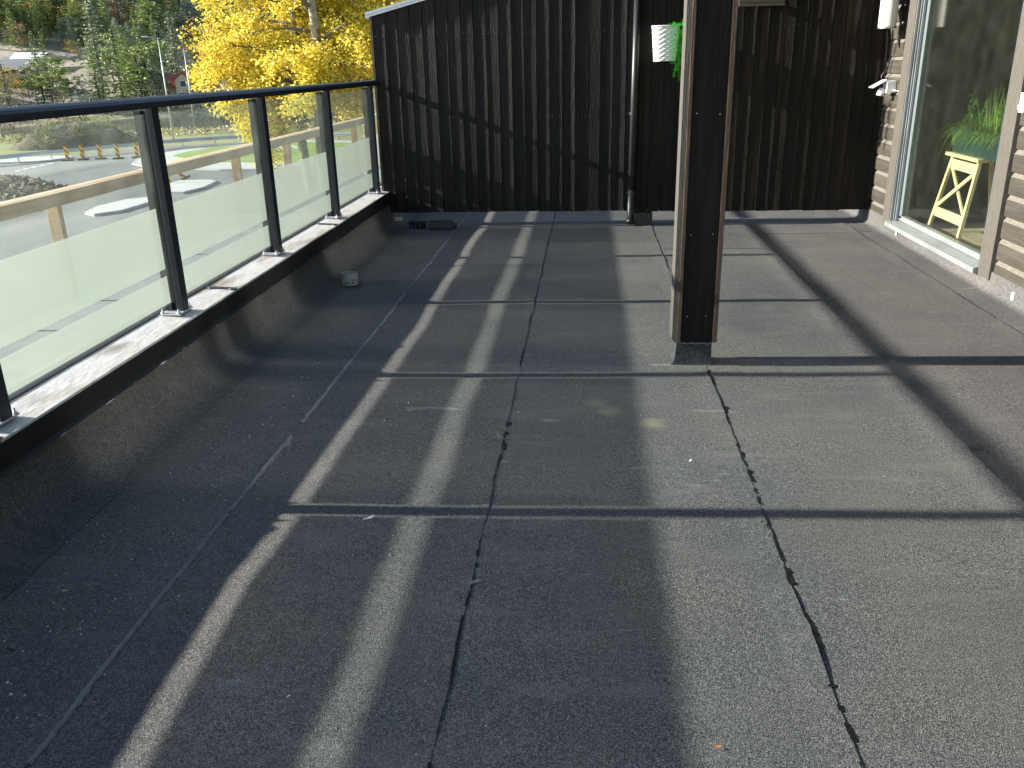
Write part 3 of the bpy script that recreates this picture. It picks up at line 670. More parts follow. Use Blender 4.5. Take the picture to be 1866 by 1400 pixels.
hpz = thing('trailing_plant', (.79, 8.2, 1.74), 'bright green trailing artificial plant hanging over the white basket', 'plant')
mb = MB(); q = random.Random(11)
for s_ in range(17):
    x_, y_ = q.uniform(.72, .90), q.uniform(7.99, 8.10); zt, ln = q.uniform(1.70, 1.79), q.uniform(.22, .45)
    for i in range(int(ln/.012)):
        zz = zt-i*.012; xx = x_+.006*math.sin(i*.6+s_)
        for sg in (-1, 1):
            blade(mb, (xx, y_, zz), (sg*q.uniform(.7, 1), q.uniform(-.9, .1), .55), .026, .0038, .5, 2)
for i in range(160): blade(mb, (q.uniform(.70, .9), q.uniform(8.0, 8.26), 1.745), (q.uniform(-1, 1), q.uniform(-1, .4), q.uniform(.2, 1)), .04, .0042, .6, 2)
obj('foliage', mb, leafy('plastic_leaf', (.04, .52, .02), (.14, .78, .07), .42, .4), hpz, fix=False)
M_GRILL = mat('grey_brown_metal', (.11, .10, .085), .45, metal=.3)
ht = thing('patio_heater', (1.485, 8.3, 1.88), 'grey ribbed infrared heater on the wall above the right boards', 'heater')
obj('housing', MB().box(1.295, 1.675, 8.22, 8.30, 1.905, 2.03), M_GRILL, ht, bevel=.004)
for k in range(4): obj('rib', MB().box(1.290, 1.680, 8.205, 8.219, 1.888+.03*k, 1.908+.03*k), M_GRILL, ht, bevel=.002)
obj('bracket', MB().box(1.44, 1.50, 8.301, 8.33, 1.93, 1.98), M_BLACK, ht)
lp = thing('wall_lamp', (2.52, 7.93, 1.68), 'white cylinder wall lamp with black top left of the door', 'lamp')
obj('cylinder', MB().tube([(2.49, 8.0, 1.69), (2.49, 8.0, 1.91)], .072, 24), M_WHITEM, lp, smooth=False)
obj('ring', MB().tube([(2.49, 8.0, 1.676), (2.49, 8.0, 1.692)], .075, 24), M_STAIN, lp)
obj('top', MB().tube([(2.49, 8.0, 1.911), (2.49, 8.0, 2.08)], .072, 24), M_BLACK, lp)
obj('mount', MB().box(2.555, 2.632, 7.965, 8.035, 1.86, 1.95), M_BLACK, lp)
tag(obj('black_cable', MB().tube([(2.50, 8.02, 1.69), (2.545, 8.12, 1.58), (2.575, 8.20, 1.44), (2.60, 8.22, 1.36), (2.575, 8.26, 1.30), (2.57, 8.22, 1.25)], .006, 6).tube([(2.56, 8.10, 1.69), (2.60, 8.16, 1.56), (2.605, 8.18, 1.42), (2.60, 8.22, 1.30)], .005, 6), M_BLACK, smooth=True), 'thin black cables hanging from the wall lamp to the socket', 'cable')
tag(obj('black_clip', MB().tube([(2.595, 7.98, 1.86), (2.575, 7.97, 1.80), (2.585, 7.96, 1.72), (2.58, 7.95, 1.60), (2.595, 7.94, 1.52)], [.012, .02, .010, .014, .004], 8), M_BLACK, smooth=True), 'black plug and cable tail hanging beside the white wall lamp', 'plug')
sk = thing('wall_socket', (2.58, 8.06, 1.2), 'white outdoor wall socket with its cover flipped open', 'socket')
obj('housing', MB().box(2.545, 2.622, 7.985, 8.10, 1.165, 1.262), M_WHITE, sk, bevel=.006)
obj('cover', MB().add([(2.54, 7.985, 1.265), (2.54, 8.10, 1.265), (2.44, 8.13, 1.205), (2.44, 8.0, 1.205), (2.54, 7.985, 1.271), (2.54, 8.10, 1.271), (2.437, 8.13, 1.211), (2.437, 8.0, 1.211)], [(0, 1, 2, 3), (7, 6, 5, 4), (0, 4, 5, 1), (1, 5, 6, 2), (2, 6, 7, 3), (3, 7, 4, 0)]), M_WHITE, sk)
obj('plug', MB().tube([(2.53, 8.045, 1.20), (2.515, 8.045, 1.14)], [.028, .034], 14), M_WHITE, sk, smooth=True)
obj('lead', MB().tube([(2.60, 7.985, 1.185), (2.607, 7.93, 1.183), (2.612, 7.87, 1.182)], .005, 6), M_WHITE, sk)
tag(obj('wall_clamp', MB().box(2.590, 2.612, 5.60, 5.66, 1.12, 1.235).box(2.575, 2.589, 5.615, 5.645, 1.14, 1.165), M_WHITE, bevel=.004), 'small white clamp on the near house boards beside the door trim', 'clamp')
tag(obj('wire', MB().tube([(1.70, 8.335, 1.90), (2.0, 8.345, 1.893), (2.4, 8.345, 1.897), (2.60, 8.33, 1.905), (2.615, 8.1, 1.91), (2.605, 7.8, 1.915)], .0022, 5), M_STAIN), 'thin bare wire strung along the top of the right wall', 'wire')

# ------------------------------------------------------------------ drain and small things on the floor
dn = thing('roof_drain', (-1.70, 5.90, 0), 'short slotted steel drain strainer standing by the parapet foot', 'drain')
dc = (-1.69, 5.90); mb = MB(); n = 40
for k in range(n):
    t0, t1 = 2*math.pi*k/n, 2*math.pi*(k+1)/n
    for (za, zb) in ((.004, .014), (.052, .088)):
        v = [(dc[0]+r*math.cos(t), dc[1]+r*math.sin(t), z) for r in (.058, .0555) for t in (t0, t1) for z in (za, zb)]
        mb.add(v, [(0, 1, 3, 2), (4, 6, 7, 5), (1, 5, 7, 3), (0, 2, 6, 4)])
    if k % 2 == 0:
        v = [(dc[0]+r*math.cos(t), dc[1]+r*math.sin(t), z) for r in (.058, .0555) for t in (t0, t1) for z in (.014, .052)]
        mb.add(v, [(0, 1, 3, 2), (4, 6, 7, 5), (0, 4, 5, 1), (2, 3, 7, 6)])
obj('strainer', mb, mat('dull_steel_strainer', (.42, .42, .40), .45, metal=.35, var=(.55, .55, .52), scale=30), dn, fix=True)
obj('outlet', MB().tube([(dc[0], dc[1], -.02), (dc[0], dc[1], .006)], .075, 24), M_BIT, dn)
M_MOSS = leafy('moss_leaf', (.16, .17, .03), (.32, .3, .06), .3)
mb = MB(); q = random.Random(2)
for k in range(70):
    a = q.uniform(2.6, 6.4); r = q.uniform(.06, .10); blade(mb, (dc[0]+r*math.cos(a), dc[1]+r*math.sin(a), .008), (q.uniform(-1, 1), q.uniform(-1, 1), .7), .018, .003, 1, 2)
tag(obj('moss_tuft', mb, M_MOSS, fix=False), 'yellow green moss round the foot of the steel drain', 'moss')
mb = MB().add([(-1.50, 8.06, .006), (-1.245, 8.06, .006), (-1.245, 8.17, .006), (-1.50, 8.17, .006), (-1.50, 8.075, .078), (-1.29, 8.075, .078), (-1.29, 8.16, .078), (-1.50, 8.16, .078), (-1.245, 8.06, .05), (-1.245, 8.17, .05)],
    [(3, 2, 1, 0), (0, 1, 8, 5, 4), (1, 2, 9, 8), (8, 9, 6, 5), (2, 3, 7, 6, 9), (3, 0, 4, 7), (4, 5, 6, 7)])
tag(obj('rubber_block', mb, M_BLACK, bevel=.006), 'black rubber block on the floor under the far wall', 'block')
br = thing('brush', (-1.62, 8.12, .0), 'black floor brush lying under the far wall beside the block', 'brush')
obj('back', MB().box(-1.70, -1.53, 8.10, 8.15, .045, .075), M_BLACK, br, bevel=.003)
mb = MB()
for k in range(80):
    x_ = random.uniform(-1.695, -1.535); y_ = random.uniform(8.10, 8.15); mb.tube([(x_, y_, .046), (x_+random.uniform(-.012, .012), y_-random.uniform(0, .015), .006)], .0018, 3, False)
b_ = obj('bristles', mb, M_BLACK, br, fix=False); b_['kind'] = 'stuff'
tag(obj('wood_offcut', MB().box(-1.845, -1.775, 8.15, 8.19, .075, .108), M_PINE, bevel=.002), 'small pine offcut tucked under the far left wall corner', 'offcut')
def scrap(name, px, py_, size, m, label, cat, seed, aspect=.5, curl=.3, group=None):
    p = gp(px, py_, .008); q = random.Random(seed); mb = MB(); a = q.uniform(0, 3.14); n = 7
    zf = fz(p.x, p.y)
    for i in range(n):
        u = -1+2*i/(n-1); wv = size*aspect*(1-u*u*.8)*q.uniform(.6, 1)
        for sg in (-1, 1):
            lx, ly = u*size, sg*wv; mb.v.append((p.x+lx*math.cos(a)-ly*math.sin(a), p.y+lx*math.sin(a)+ly*math.cos(a), zf+.007+curl*size*(.3+.6*u*u)*(1 if sg > 0 else .35)+q.uniform(0, .1)*size))
    for i in range(n-1): k = 2*i; mb.f.append((k, k+1, k+3, k+2))
    return tag(obj(name, mb, m, smooth=True, fix=False), label, cat, group)
M_PLAS = clear_glass('plastic_scrap', (.75, .78, .8), .45, 2.0)
M_LEAFY = mat('dry_yellow_leaf', (.42, .38, .12), .7); M_LEAFD = mat('dark_wet_leaf', (.035, .032, .026), .35, var=(.07, .065, .055), scale=60)
M_ORG = mat('orange_chip', (.55, .17, .04), .6)
for dx, dy, s, sd_ in ((0, 0, .034, 5), (-6, 14, .026, 8), (6, -8, .024, 3)): pass
scrap('plastic_scrap', 912, 800, .042, M_PLAS, 'crumpled clear plastic scrap on the middle seam of the floor', 'plastic scrap', 5, .4, .5)
scrap('plastic_shred', 672, 946, .022, M_WHITE, 'tiny white plastic shreds beside the left light stripe', 'plastic shred', 8, .35, .3)
scrap('seam_rag', 1390, 957, .020, M_BITG, 'torn grey felt tag beside the wide crack in the seam', 'felt tag', 9, .5, .4)
scrap('seam_film', 862, 1062, .020, M_PLAS, 'shiny film remnant stuck to the middle seam near the viewer', 'film remnant', 21, .45, .3)
for i, (px, py_, s, m, lb, ct) in enumerate(((137, 917, .014, M_LEAFY, 'small pale yellow leaf bit in the shade by the parapet', 'leaf bit'), (118, 1077, .009, M_LEAFY, 'tiny yellow leaf bit on the near left felt', 'leaf bit'),
        (1308, 1360, .009, M_ORG, 'orange wood chip on the near felt right of centre', 'wood chip'), (745, 948, .006, M_ORG, 'tiny orange chip between the two light stripes', 'wood chip'),
        (744, 735, .008, M_WHITE, 'white pebble crumb left of the second light stripe', 'crumb'), (945, 751, .006, M_WHITE, 'white pebble crumb right of the middle seam', 'crumb'),
        (1258, 840, .012, M_CLIPW, 'pale paint fleck on the lit felt below the column', 'paint fleck'), (763, 818, .006, M_LEAFY, 'pale yellow crumb right of the left stripe', 'crumb'),
        (1192, 523, .016, M_LEAFD, 'short dark twig on the felt left of the column', 'twig'), (526, 1270, .005, M_WHITE, 'white crumb on the near felt between the light stripes', 'crumb'))):
    scrap(ct.replace(' ', '_'), px, py_, s, m, lb, ct, 30+i, .45, .25)
wl = thing('withered_leaf', gp(18, 1183, 0), 'dark withered leaf on the felt near the left edge', 'leaf')
mb = MB(); p0 = gp(18, 1183, .0); q = random.Random(3)
for k in range(7):
    a = k*.9+q.uniform(-.2, .2); d = Vector((math.cos(a), math.sin(a), .4)); blade(mb, (p0.x, p0.y, .006+fz(p0.x, p0.y)), d, .034, .011, 1.4, 4)
obj('lobes', mb, M_LEAFD, wl, fix=False)
# pale grit caught in the felt, too small and many to count
mb = MB(); q = random.Random(12)
for k in range(900):
    x_, y_ = (q.uniform(-1.74, 2.5), q.uniform(1.1, 8.2)) if k > 420 else (q.gauss(-1.5, .16), q.uniform(1.2, 8.0))
    if x_ < -1.74: x_ = -1.7
    s = q.uniform(.0012, .0032)*(1.6 if q.random() < .08 else 1); zz = fz(x_, y_)+.001
    mb.add([(x_-s, y_-s, zz), (x_+s, y_-s*.6, zz), (x_+s*.3, y_+s, zz), (x_, y_, zz+s*1.1)], [(0, 1, 3), (1, 2, 3), (2, 0, 3)])
tag(obj('pale_grit', mb, mat('pale_grit', (.5, .5, .46), .8), fix=False), 'pale grit scattered over the felt', 'grit', kind='stuff')
mb = MB(); q = random.Random(31)  # thin white slivers along the lower edge of the flashing
for y_, l_ in ((2.66, .05), (2.97, .07), (3.19, .03), (3.42, .08), (3.66, .018), (4.05, .014), (4.6, .016), (5.3, .012), (5.9, .02)):
    a, b_, z_ = q.uniform(-.004, .006), q.uniform(-.004, .008), .240+q.uniform(0, .008); t_ = q.uniform(.0015, .004)
    mb.add([(-1.8725, y_, z_+a), (-1.8725, y_+l_*.45, z_+t_+a), (-1.871, y_+l_, z_+b_), (-1.872, y_+l_*.6, z_-t_*.4+b_*.5)], [(0, 1, 2, 3)])
mb.v = [(x_*1.013, y_*1.013, H-(H-z_)*1.013) for x_, y_, z_ in mb.v]
o_ = tag(obj('white_slivers', mb, M_CLIPW), 'thin white slivers under the black parapet flashing', 'tape'); o_['kind'] = 'stuff'

exec_background = True
# ================================================================== BACKGROUND
GZ = -5.2
M_ASPH = mat('worn_asphalt', (.10, .106, .108), .85, var=(.17, .176, .176), scale=.5, var2=(.25, .25, .24), stretch=(1, .25, 1), world=True, bump=.2, bscale=5)
M_CONC = mat('pale_concrete', (.44, .435, .42), .8, var=(.54, .535, .52), scale=1.2, world=True)
M_KERB = mat('granite_kerb', (.30, .31, .33), .8, var=(.38, .39, .41), scale=3, world=True)
M_LAWN = mat('mown_grass', (.15, .25, .04), .9, var=(.23, .33, .07), scale=.9, var2=(.27, .30, .09), world=True, bump=2, bscale=12)
M_FIELD = mat('field_grass', (.16, .19, .05), .9, var=(.27, .27, .10), scale=.12, var2=(.30, .26, .14), world=True)
M_SOIL = mat('dark_soil', (.04, .03, .022), .95, var=(.14, .11, .085), scale=1.6, world=True, bump=6, bscale=4)
M_HILL = mat('rock_heath', (.21, .18, .125), .95, var=(.50, .44, .36), scale=.10, var2=(.22, .23, .09), stretch=(1, 1, 3), world=True, bump=12, bscale=.6)
M_PAINT = mat('road_paint', (.75, .75, .73), .7)
VX, VY = -.42, .907
def hillz(x, y):
    t = VX*x+VY*y; d = t-172
    if d <= 0: return -5.9
    z = -5.6+.10*d+.0010*d*d if d < 320 else -5.6+32+102.4+(d-320)*.5
    z += min(1, d/30)*(1.4*nsmooth(x*.03, y*.03, 1)*1.5+.9*nsmooth(x*.11, y*.11, 5)+.35*abs(nsmooth(x*.3, y*.3, 9)))
    return z
tag(obj('ground', MB().add([(-900, -300, GZ-.02), (900, -300, GZ-.02), (900, 150, GZ-.02), (-900, -270, GZ-.02)], [(0, 1, 2, 3)]), M_FIELD, fix=False), kind='structure')
bpy.data.objects['ground'].data.clear_geometry()
mb = MB()                                        # level ground up to the near river bank
sx, sy = VY, -VX
for s_ in (-700, -200, -100, 0, 100, 200, 700):
    for t_ in (-400, 0, 60, 100, 114, 118):
        mb.v.append((VX*t_+sx*s_, VY*t_+sy*s_, GZ-.02 if t_ < 118 else GZ-.9))
for i in range(6):
    for j in range(5): a = i*6+j; mb.f.append((a, a+6, a+7, a+1))
bpy.data.objects['ground'].data.from_pydata(mb.v, [], mb.f)
bpy.data.objects['ground'].data.update()
gm = bpy.data.objects['ground'].data
if not gm.materials: gm.materials.append(M_FIELD)
bm = bmesh.new(); bm.from_mesh(gm); bmesh.ops.recalc_face_normals(bm, faces=bm.faces); bm.to_mesh(gm); bm.free()
M_WATER = mat('river_water', (.02, .03, .028), .06, spec=.6, bump=.25, bscale=2.2, stretch=(1, 1, 1), world=True)
tag(obj('river', MB().add([(VX*t_+sx*s_, VY*t_+sy*s_, -5.75) for t_, s_ in ((116, -700), (116, 700), (190, 700), (190, -700))], [(0, 1, 2, 3)]), M_WATER, fix=False), kind='structure')
mb = MB(); ns, nt = 70, 60
for i in range(ns+1):
    s_ = -170+i*340/ns
    for j in range(nt+1):
        t_ = 166+(j/nt)**1.5*430; x_, y_ = VX*t_+sx*s_, VY*t_+sy*s_
        mb.v.append((x_, y_, hillz(x_, y_)))
for i in range(ns):
    for j in range(nt): a = i*(nt+1)+j; mb.f.append((a, a+nt+1, a+nt+2, a+1))
tag(obj('hillside', mb, M_HILL, smooth=True), kind='structure')

def poly(name, pts, z, m, kind='structure', h=None, label=None, cat=None, kerb=None):
    P = [gp(a, b, GZ) for a, b in pts]; mb = MB()
    if h:
        mb.prism([(p.x, p.y) for p in P], z, z+h)
    else:
        mb.add([(p.x, p.y, z) for p in P], [tuple(range(len(P)))])
    o = obj(name, mb, m); tag(o, label, cat, kind=kind)
    return o
P = [gp(a, b, GZ) for a, b in ((-160, 306), (0, 293), (120, 283.5), (190, 277), (240, 271.5), (300, 267), (400, 261.5), (480, 258.5), (690, 255))]
o = obj('road', MB().add([(p.x, p.y, GZ) for p in P]+[(30, 88, GZ), (30, -10, GZ), (-75, -10, GZ)], [tuple(range(12))]), M_ASPH); tag(o, kind='structure')
def island(name, pts, label, h=.13):
    t = thing(name, gp(*pts[0], GZ), label, 'island'); t['kind'] = 'structure'
    P = [gp(a, b, GZ) for a, b in pts]; c = sum(P, Vector())/len(P)
    obj('kerb', MB().prism([(p.x, p.y) for p in P], GZ+.004, GZ+h), M_KERB, t)
    Q = [(c.x+(p.x-c.x)*.965, c.y+(p.y-c.y)*.965) for p in P]
    obj('paving', MB().prism(Q, GZ+h-.02, GZ+h+.008), M_CONC, t)
    return t
island('traffic_island', [(155, 391), (172, 395), (222, 388), (278, 371), (286, 362), (232, 367), (178, 380)], 'near white concrete traffic island left of the second railing post')
island('traffic_island', [(286, 354), (335, 354), (372, 345), (395, 334), (386, 331), (330, 332), (300, 339)], 'white concrete traffic island with a tilted striped marker beside it')
island('pavement', [(240, 300), (250, 291), (291, 281), (340, 274), (386, 271), (470, 262), (560, 257), (640, 258), (690, 262), (690, 292), (600, 303), (478, 311), (400, 311.5), (330, 309), (262, 305)], 'white concrete pavement around the lawn', .10)
island('pavement', [(-160, 285), (0, 289.5), (126, 285.5), (134, 288), (95, 295), (0, 299), (-160, 300)], 'white concrete strip along the far left road edge', .10)
P = [gp(a, b, GZ+.12) for a, b in ((314, 285), (345, 276.5), (400, 268.5), (480, 263), (560, 259.5), (640, 261), (685, 268), (685, 286), (600, 297), (480, 296), (400, 295.5), (350, 292.5))]
tag(obj('lawn', MB().prism([(p.x, p.y) for p in P], GZ+.112, GZ+.17), M_LAWN), kind='structure')
P = [gp(a, b, GZ+.17) for a, b in ((488, 271), (502, 266.5), (540, 265), (546, 270), (520, 275), (492, 276))]
tag(obj('gravel_patch', MB().prism([(p.x, p.y) for p in P], GZ+.175, GZ+.19), M_CONC), kind='structure')
mb = MB()
for k in range(5):
    a0 = (27+15*k, 312.5-3.3*k); p0, p1 = gp(a0[0], a0[1], GZ), gp(a0[0]+10, a0[1]-2.1, GZ); d = (p1-p0); nrm = Vector((-d.y, d.x, 0)).normalized()*.16
    tag(obj('road_dash', MB().add([(*(p0-nrm).xy, GZ+.006), (*(p1-nrm).xy, GZ+.006), (*(p1+nrm).xy, GZ+.006), (*(p0+nrm).xy, GZ+.006)], [(0, 1, 2, 3)]), M_PAINT, fix=False), kind='structure')

# striped delineator markers
def stripes():
    m = bpy.data.materials.new('red_yellow_stripes'); m.use_nodes = True; n, l = m.node_tree.nodes, m.node_tree.links; b = n['Principled BSDF']; b.inputs['Roughness'].default_value = .4
    tc = n.new('ShaderNodeTexCoord'); sp = n.new('ShaderNodeSeparateXYZ'); l.new(tc.outputs['Object'], sp.inputs[0])
    a = n.new('ShaderNodeMath'); a.operation = 'MULTIPLY_ADD'; l.new(sp.outputs[0], a.inputs[0]); a.inputs[1].default_value = 1.0; l.new(sp.outputs[2], a.inputs[2])
    f = n.new('ShaderNodeMath'); f.operation = 'MULTIPLY'; l.new(a.outputs[0], f.inputs[0]); f.inputs[1].default_value = 2.3
    fr = n.new('ShaderNodeMath'); fr.operation = 'FRACT'; l.new(f.outputs[0], fr.inputs[0]); g = n.new('ShaderNodeMath'); g.operation = 'GREATER_THAN'; g.inputs[1].default_value = .5; l.new(fr.outputs[0], g.inputs[0])
    mx = n.new('ShaderNodeMixRGB'); l.new(g.outputs[0], mx.inputs[0]); mx.inputs[1].default_value = (.80, .58, .02, 1); mx.inputs[2].default_value = (.42, .02, .015, 1); l.new(mx.outputs[0], b.inputs['Base Color'])
    return m
M_STR = stripes()
d0 = thing('delineator', (0, 0, 0), 'x', 'road marker', 'striped road markers')
obj('panel', MB().box(-.15, .15, -.02, .02, .13, 1.22), M_STR, d0); obj('foot', MB().box(-.45, .45, -.2, .2, 0, .13), M_BLACK, d0, bevel=.03)
first = True
for px, py_, tilt, lb in ((124, 293.5, 0, 'leftmost striped road marker at the end of the white strip'), (152, 292, 0, 'second striped road marker from the left across the road'), (184, 290.5, 0, 'third striped road marker from the left across the road'),
        (216, 290, 0, 'fourth striped road marker, just left of the railing post'), (251, 288, 0, 'striped road marker partly behind the first railing post'), (309, 337, 0, 'nearest striped road marker just right of the railing post'), (337, 331, -.42, 'tilted striped road marker on the far white traffic island')):
    d = d0 if first else copy_tree(d0); first = False
    d.location = gp(px, py_, GZ); d.rotation_euler = (0, tilt, math.radians(24)); d['label'] = lb
    if tilt: d.location.z += .12
# guard rail along the road
gr_ = thing('road_guardrail', (-46, 87, GZ), 'galvanised steel guardrail along the far edge of the road', 'guardrail')
GP = [(lambda p: Vector((p.x, p.y, 0)))(gp(a, b, GZ+.62)) for a, b in ((-160, 300), (0, 287), (60, 281), (120, 275), (180, 269.5), (240, 264), (300, 258.5), (360, 254), (420, 250.5), (500, 247.5), (580, 246), (690, 245))]
gpts = []
for a, b in zip(GP[:-1], GP[1:]):
    n = max(2, int((b-a).length/2)); gpts += [a+(b-a)*k/n for k in range(n)]
mb = MB(); K = 5
for i, p in enumerate(gpts):
    d = (gpts[min(i+1, len(gpts)-1)]-gpts[max(0, i-1)]).normalized(); nrm = Vector((d.y, -d.x, 0))
    for z_, o_ in ((.46, 0), (.54, .06), (.62, 0), (.70, .06), (.78, 0)): q_ = p+nrm*o_; mb.v.append((q_.x, q_.y, GZ+z_))
for i in range(len(gpts)-1):
    for k in range(K-1): a = i*K+k; mb.f.append((a, a+1, a+K+1, a+K))
obj('beam', mb, M_STEEL, gr_, fix=False)
for p in gpts[::2]: obj('guard_post', MB().box(p.x-.05, p.x+.05, p.y-.05+.12, p.y+.05+.12, GZ, GZ+.72), M_STEEL, gr_)
for (px, py_, hgt, Yd, lb) in ((316, 254, 10.2, None, 'tall grey street lamp pole left of the yellow tree'), (356, 236, 9.5, None, 'thin grey street lamp pole half hidden by the yellow leaves')):
    b = gp(px, py_, GZ); t = thing('street_lamp', b, lb, 'street lamp', 'street lamps')
    obj('pole', MB().tube([b, b+Vector((0, 0, hgt))], [.09, .05], 10), M_STEEL, t, smooth=True)
    obj('arm', MB().tube([b+Vector((0, 0, hgt-.1)), b+Vector((-.9, -.4, hgt+.1))], .04, 6), M_STEEL, t)
    obj('lamp_head', MB().box(b.x-1.5, b.x-.85, b.y-.55, b.y-.3, b.z+hgt+.05, b.z+hgt+.16), M_STEEL, t, bevel=.03)

# earth mound with turf, soil heap, kerb ring, culvert
def heap(name, cx, cy, rx, ry, h, m, label, cat, seed, rough=.25, rot=0, z0=GZ):
    mb = MB(); n, r = 40, 14
    for j in range(r+1):
        u = j/r
        for k in range(n):
            t = 2*math.pi*k/n; x_, y_ = rx*u*math.cos(t), ry*u*math.sin(t); xr, yr = x_*math.cos(rot)-y_*math.sin(rot), x_*math.sin(rot)+y_*math.cos(rot)
            nn = nsmooth(xr*.55+seed, yr*.55)+.5*nsmooth(xr*1.6+seed, yr*1.6); zz = h*((1-u*u)**.8)*(1+rough*nn*1.6)+(rough*.4*h*nn if 0 < u < 1 else 0)
            mb.v.append((cx+xr, cy+yr, z0+max(-.05, zz)))
    for j in range(r):
        for k in range(n): a = j*n+k; b = j*n+(k+1) % n; mb.f.append((a, b, b+n, a+n))
    return tag(obj(name, mb, m, smooth=True), label, cat)
pm = (gp(75, 272, GZ)+gp(190, 268, GZ))/2
heap('earth_mound', pm.x-.8, pm.y+2.6, 6.2, 3.6, 2.0, M_SOIL, 'grassy earth mound behind the guardrail', 'mound', 3, .13, .6)
mb = MB(); q = random.Random(6)
for k in range(2600):
    a = q.uniform(0, 6.28); u = q.uniform(.25, 1.02); xr, yr = 6.2*u*math.cos(a), 3.6*u*math.sin(a); c_, s_ = math.cos(.6), math.sin(.6)
    if nsmooth(xr*.4+2, yr*.4+5) < -.08: continue
    zz = 2.1*((max(0, 1-u*u))**.8)
    blade(mb, (pm.x-.8+xr*c_-yr*s_, pm.y+2.6+xr*s_+yr*c_, GZ+zz+.0), (q.uniform(-1, 1), q.uniform(-1, 1), .8), q.uniform(.4, .8), .10, 1, 2)
tag(obj('mound_grass', mb, leafy('mound_grass', (.10, .13, .03), (.26, .28, .07), .2), fix=False), 'coarse turf on the earth mound', 'grass', kind='stuff')
ps = gp(35, 352, GZ); heap('soil_heap', ps.x-1.2, ps.y, 6.0, 3.0, .9, M_SOIL, 'heap of brown soil and bark by the road bend', 'soil heap', 9, .16, -.5)
mb = MB(); q = random.Random(15)
for k in range(2400):
    a = q.uniform(0, 6.28); u = math.sqrt(q.random())*1.02; x_, y_ = 6.0*u*math.cos(a), 3.0*u*math.sin(a); c_, s_ = math.cos(-.5), math.sin(-.5)
    X_, Y_ = ps.x-1.2+x_*c_-y_*s_, ps.y+x_*s_+y_*c_; zz = GZ+.95*max(0, 1-u*u)**.8; sz = q.uniform(.05, .22)
    d = Vector((q.gauss(0, 1), q.gauss(0, 1), q.gauss(0, .5))).normalized()*sz*1.6; e = d.orthogonal().normalized()*sz*.6; c0 = Vector((X_, Y_, zz))
    mb.add([c0-d, c0+e, c0+d, c0-e], [(0, 1, 2, 3)])
tag(obj('bark_clods', mb, mat('bark_clods', (.05, .035, .025), .95, var=(.28, .22, .17), scale=2.5, world=True, island=.4), fix=False), 'loose clods and bark lying on the soil heap', 'clods', kind='stuff')
M_GRAV = mat('road_gravel', (.16, .15, .13), .95, var=(.32, .30, .27), scale=4, world=True, bump=2, bscale=8)
P = [gp(a, b, GZ) for a, b in ((-60, 362), (30, 352), (90, 352), (95, 362), (78, 377), (20, 384), (-60, 396))]
tag(obj('gravel_verge', MB().add([(p.x, p.y, GZ+.008) for p in P], [tuple(range(7))]), M_GRAV), kind='structure')
pc = gp(-12, 349, GZ+.3); mb = MB(); n = 40; 
for k in range(n):
    t = 2*math.pi*k/n
    for r_, z_ in ((1.7, .0), (1.7, .42), (1.05, .42), (1.05, .30)): mb.v.append((pc.x+r_*math.cos(t), pc.y+r_*math.sin(t), GZ+z_))
for k in range(n):
    for j in range(3): a = k*4+j; b = ((k+1) % n)*4+j; mb.f.append((a, b, b+1, a+1))
tag(obj('kerb_ring', mb, M_CONC, smooth=False), 'pale round concrete kerb ring at the left edge of the soil', 'kerb')
pp_ = gp(22, 386, GZ); tag(obj('culvert_pipe', MB().tube([pp_+Vector((-2.2, .9, .3)), pp_+Vector((.0, .0, .28))], .36, 16, False).tube([pp_+Vector((-2.2, .9, .3)), pp_+Vector((.0, .0, .28))], .30, 16, False), M_BLACK, fix=False), 'short dark culvert pipe below the soil heap', 'pipe')

# ------------------------------------------------------------------ houses across the river
M_CREAM = mat('cream_boards', (.55, .45, .28), .7, var=(.6, .5, .33), scale=2); M_RED = mat('red_roof_tiles', (.34, .06, .05), .7, var=(.42, .09, .07), scale=2)
M_ROOFG = mat('grey_roof', (.16, .17, .175), .6, var=(.2, .21, .215), scale=.6); M_ROOFW = mat('white_roof', (.68, .70, .72), .6); M_WIN = mat('window_dark', (.03, .045, .06), .15)
M_WTRIM = mat('white_trim', (.75, .75, .73), .6)
def flat_house(px, py_, Y, w_, d_, hgt, roofm, wallm, label, rz):
    b = at(px, py_, Y); t = thing('house', b, label, 'house'); t.rotation_euler.z = rz
    obj('wall', MB().box(-w_/2, w_/2, -d_/2, d_/2, -7, hgt), wallm, t, world=False)
    obj('roof', MB().add([(-w_/2-.7, -d_/2-.7, hgt+.05), (w_/2+.7, -d_/2-.7, hgt+.05), (w_/2+.7, d_/2+.7, hgt+1.9), (-w_/2-.7, d_/2+.7, hgt+1.9), (-w_/2-.7, -d_/2-.7, hgt+.3), (w_/2+.7, -d_/2-.7, hgt+.3), (w_/2+.7, d_/2+.7, hgt+2.15), (-w_/2-.7, d_/2+.7, hgt+2.15)],
        [(3, 2, 1, 0), (4, 5, 6, 7), (0, 1, 5, 4), (1, 2, 6, 5), (2, 3, 7, 6), (3, 0, 4, 7)]), roofm, t, world=False)
    obj('fascia', MB().box(-w_/2-.75, w_/2+.75, -d_/2-.78, -d_/2-.72, hgt+.0, hgt+.34), M_WTRIM, t, world=False)
    for k in range(4):
        x_ = -w_/2+w_*(k+.5)/4; wi = obj('window', MB().box(x_-.65, x_+.65, -d_/2-.06, -d_/2+.02, .5, 1.7), M_WTRIM, t, world=False); wi2 = obj('pane', MB().box(x_-.52, x_+.52, -d_/2-.09, -d_/2-.065, .62, 1.58), M_WIN, wi, world=False)
    return t
flat_house(27, 141, 178, 6.2, 5, 1.4, M_ROOFG, M_CREAM, 'low cream house with wide grey roof on the far hillside', math.radians(18))
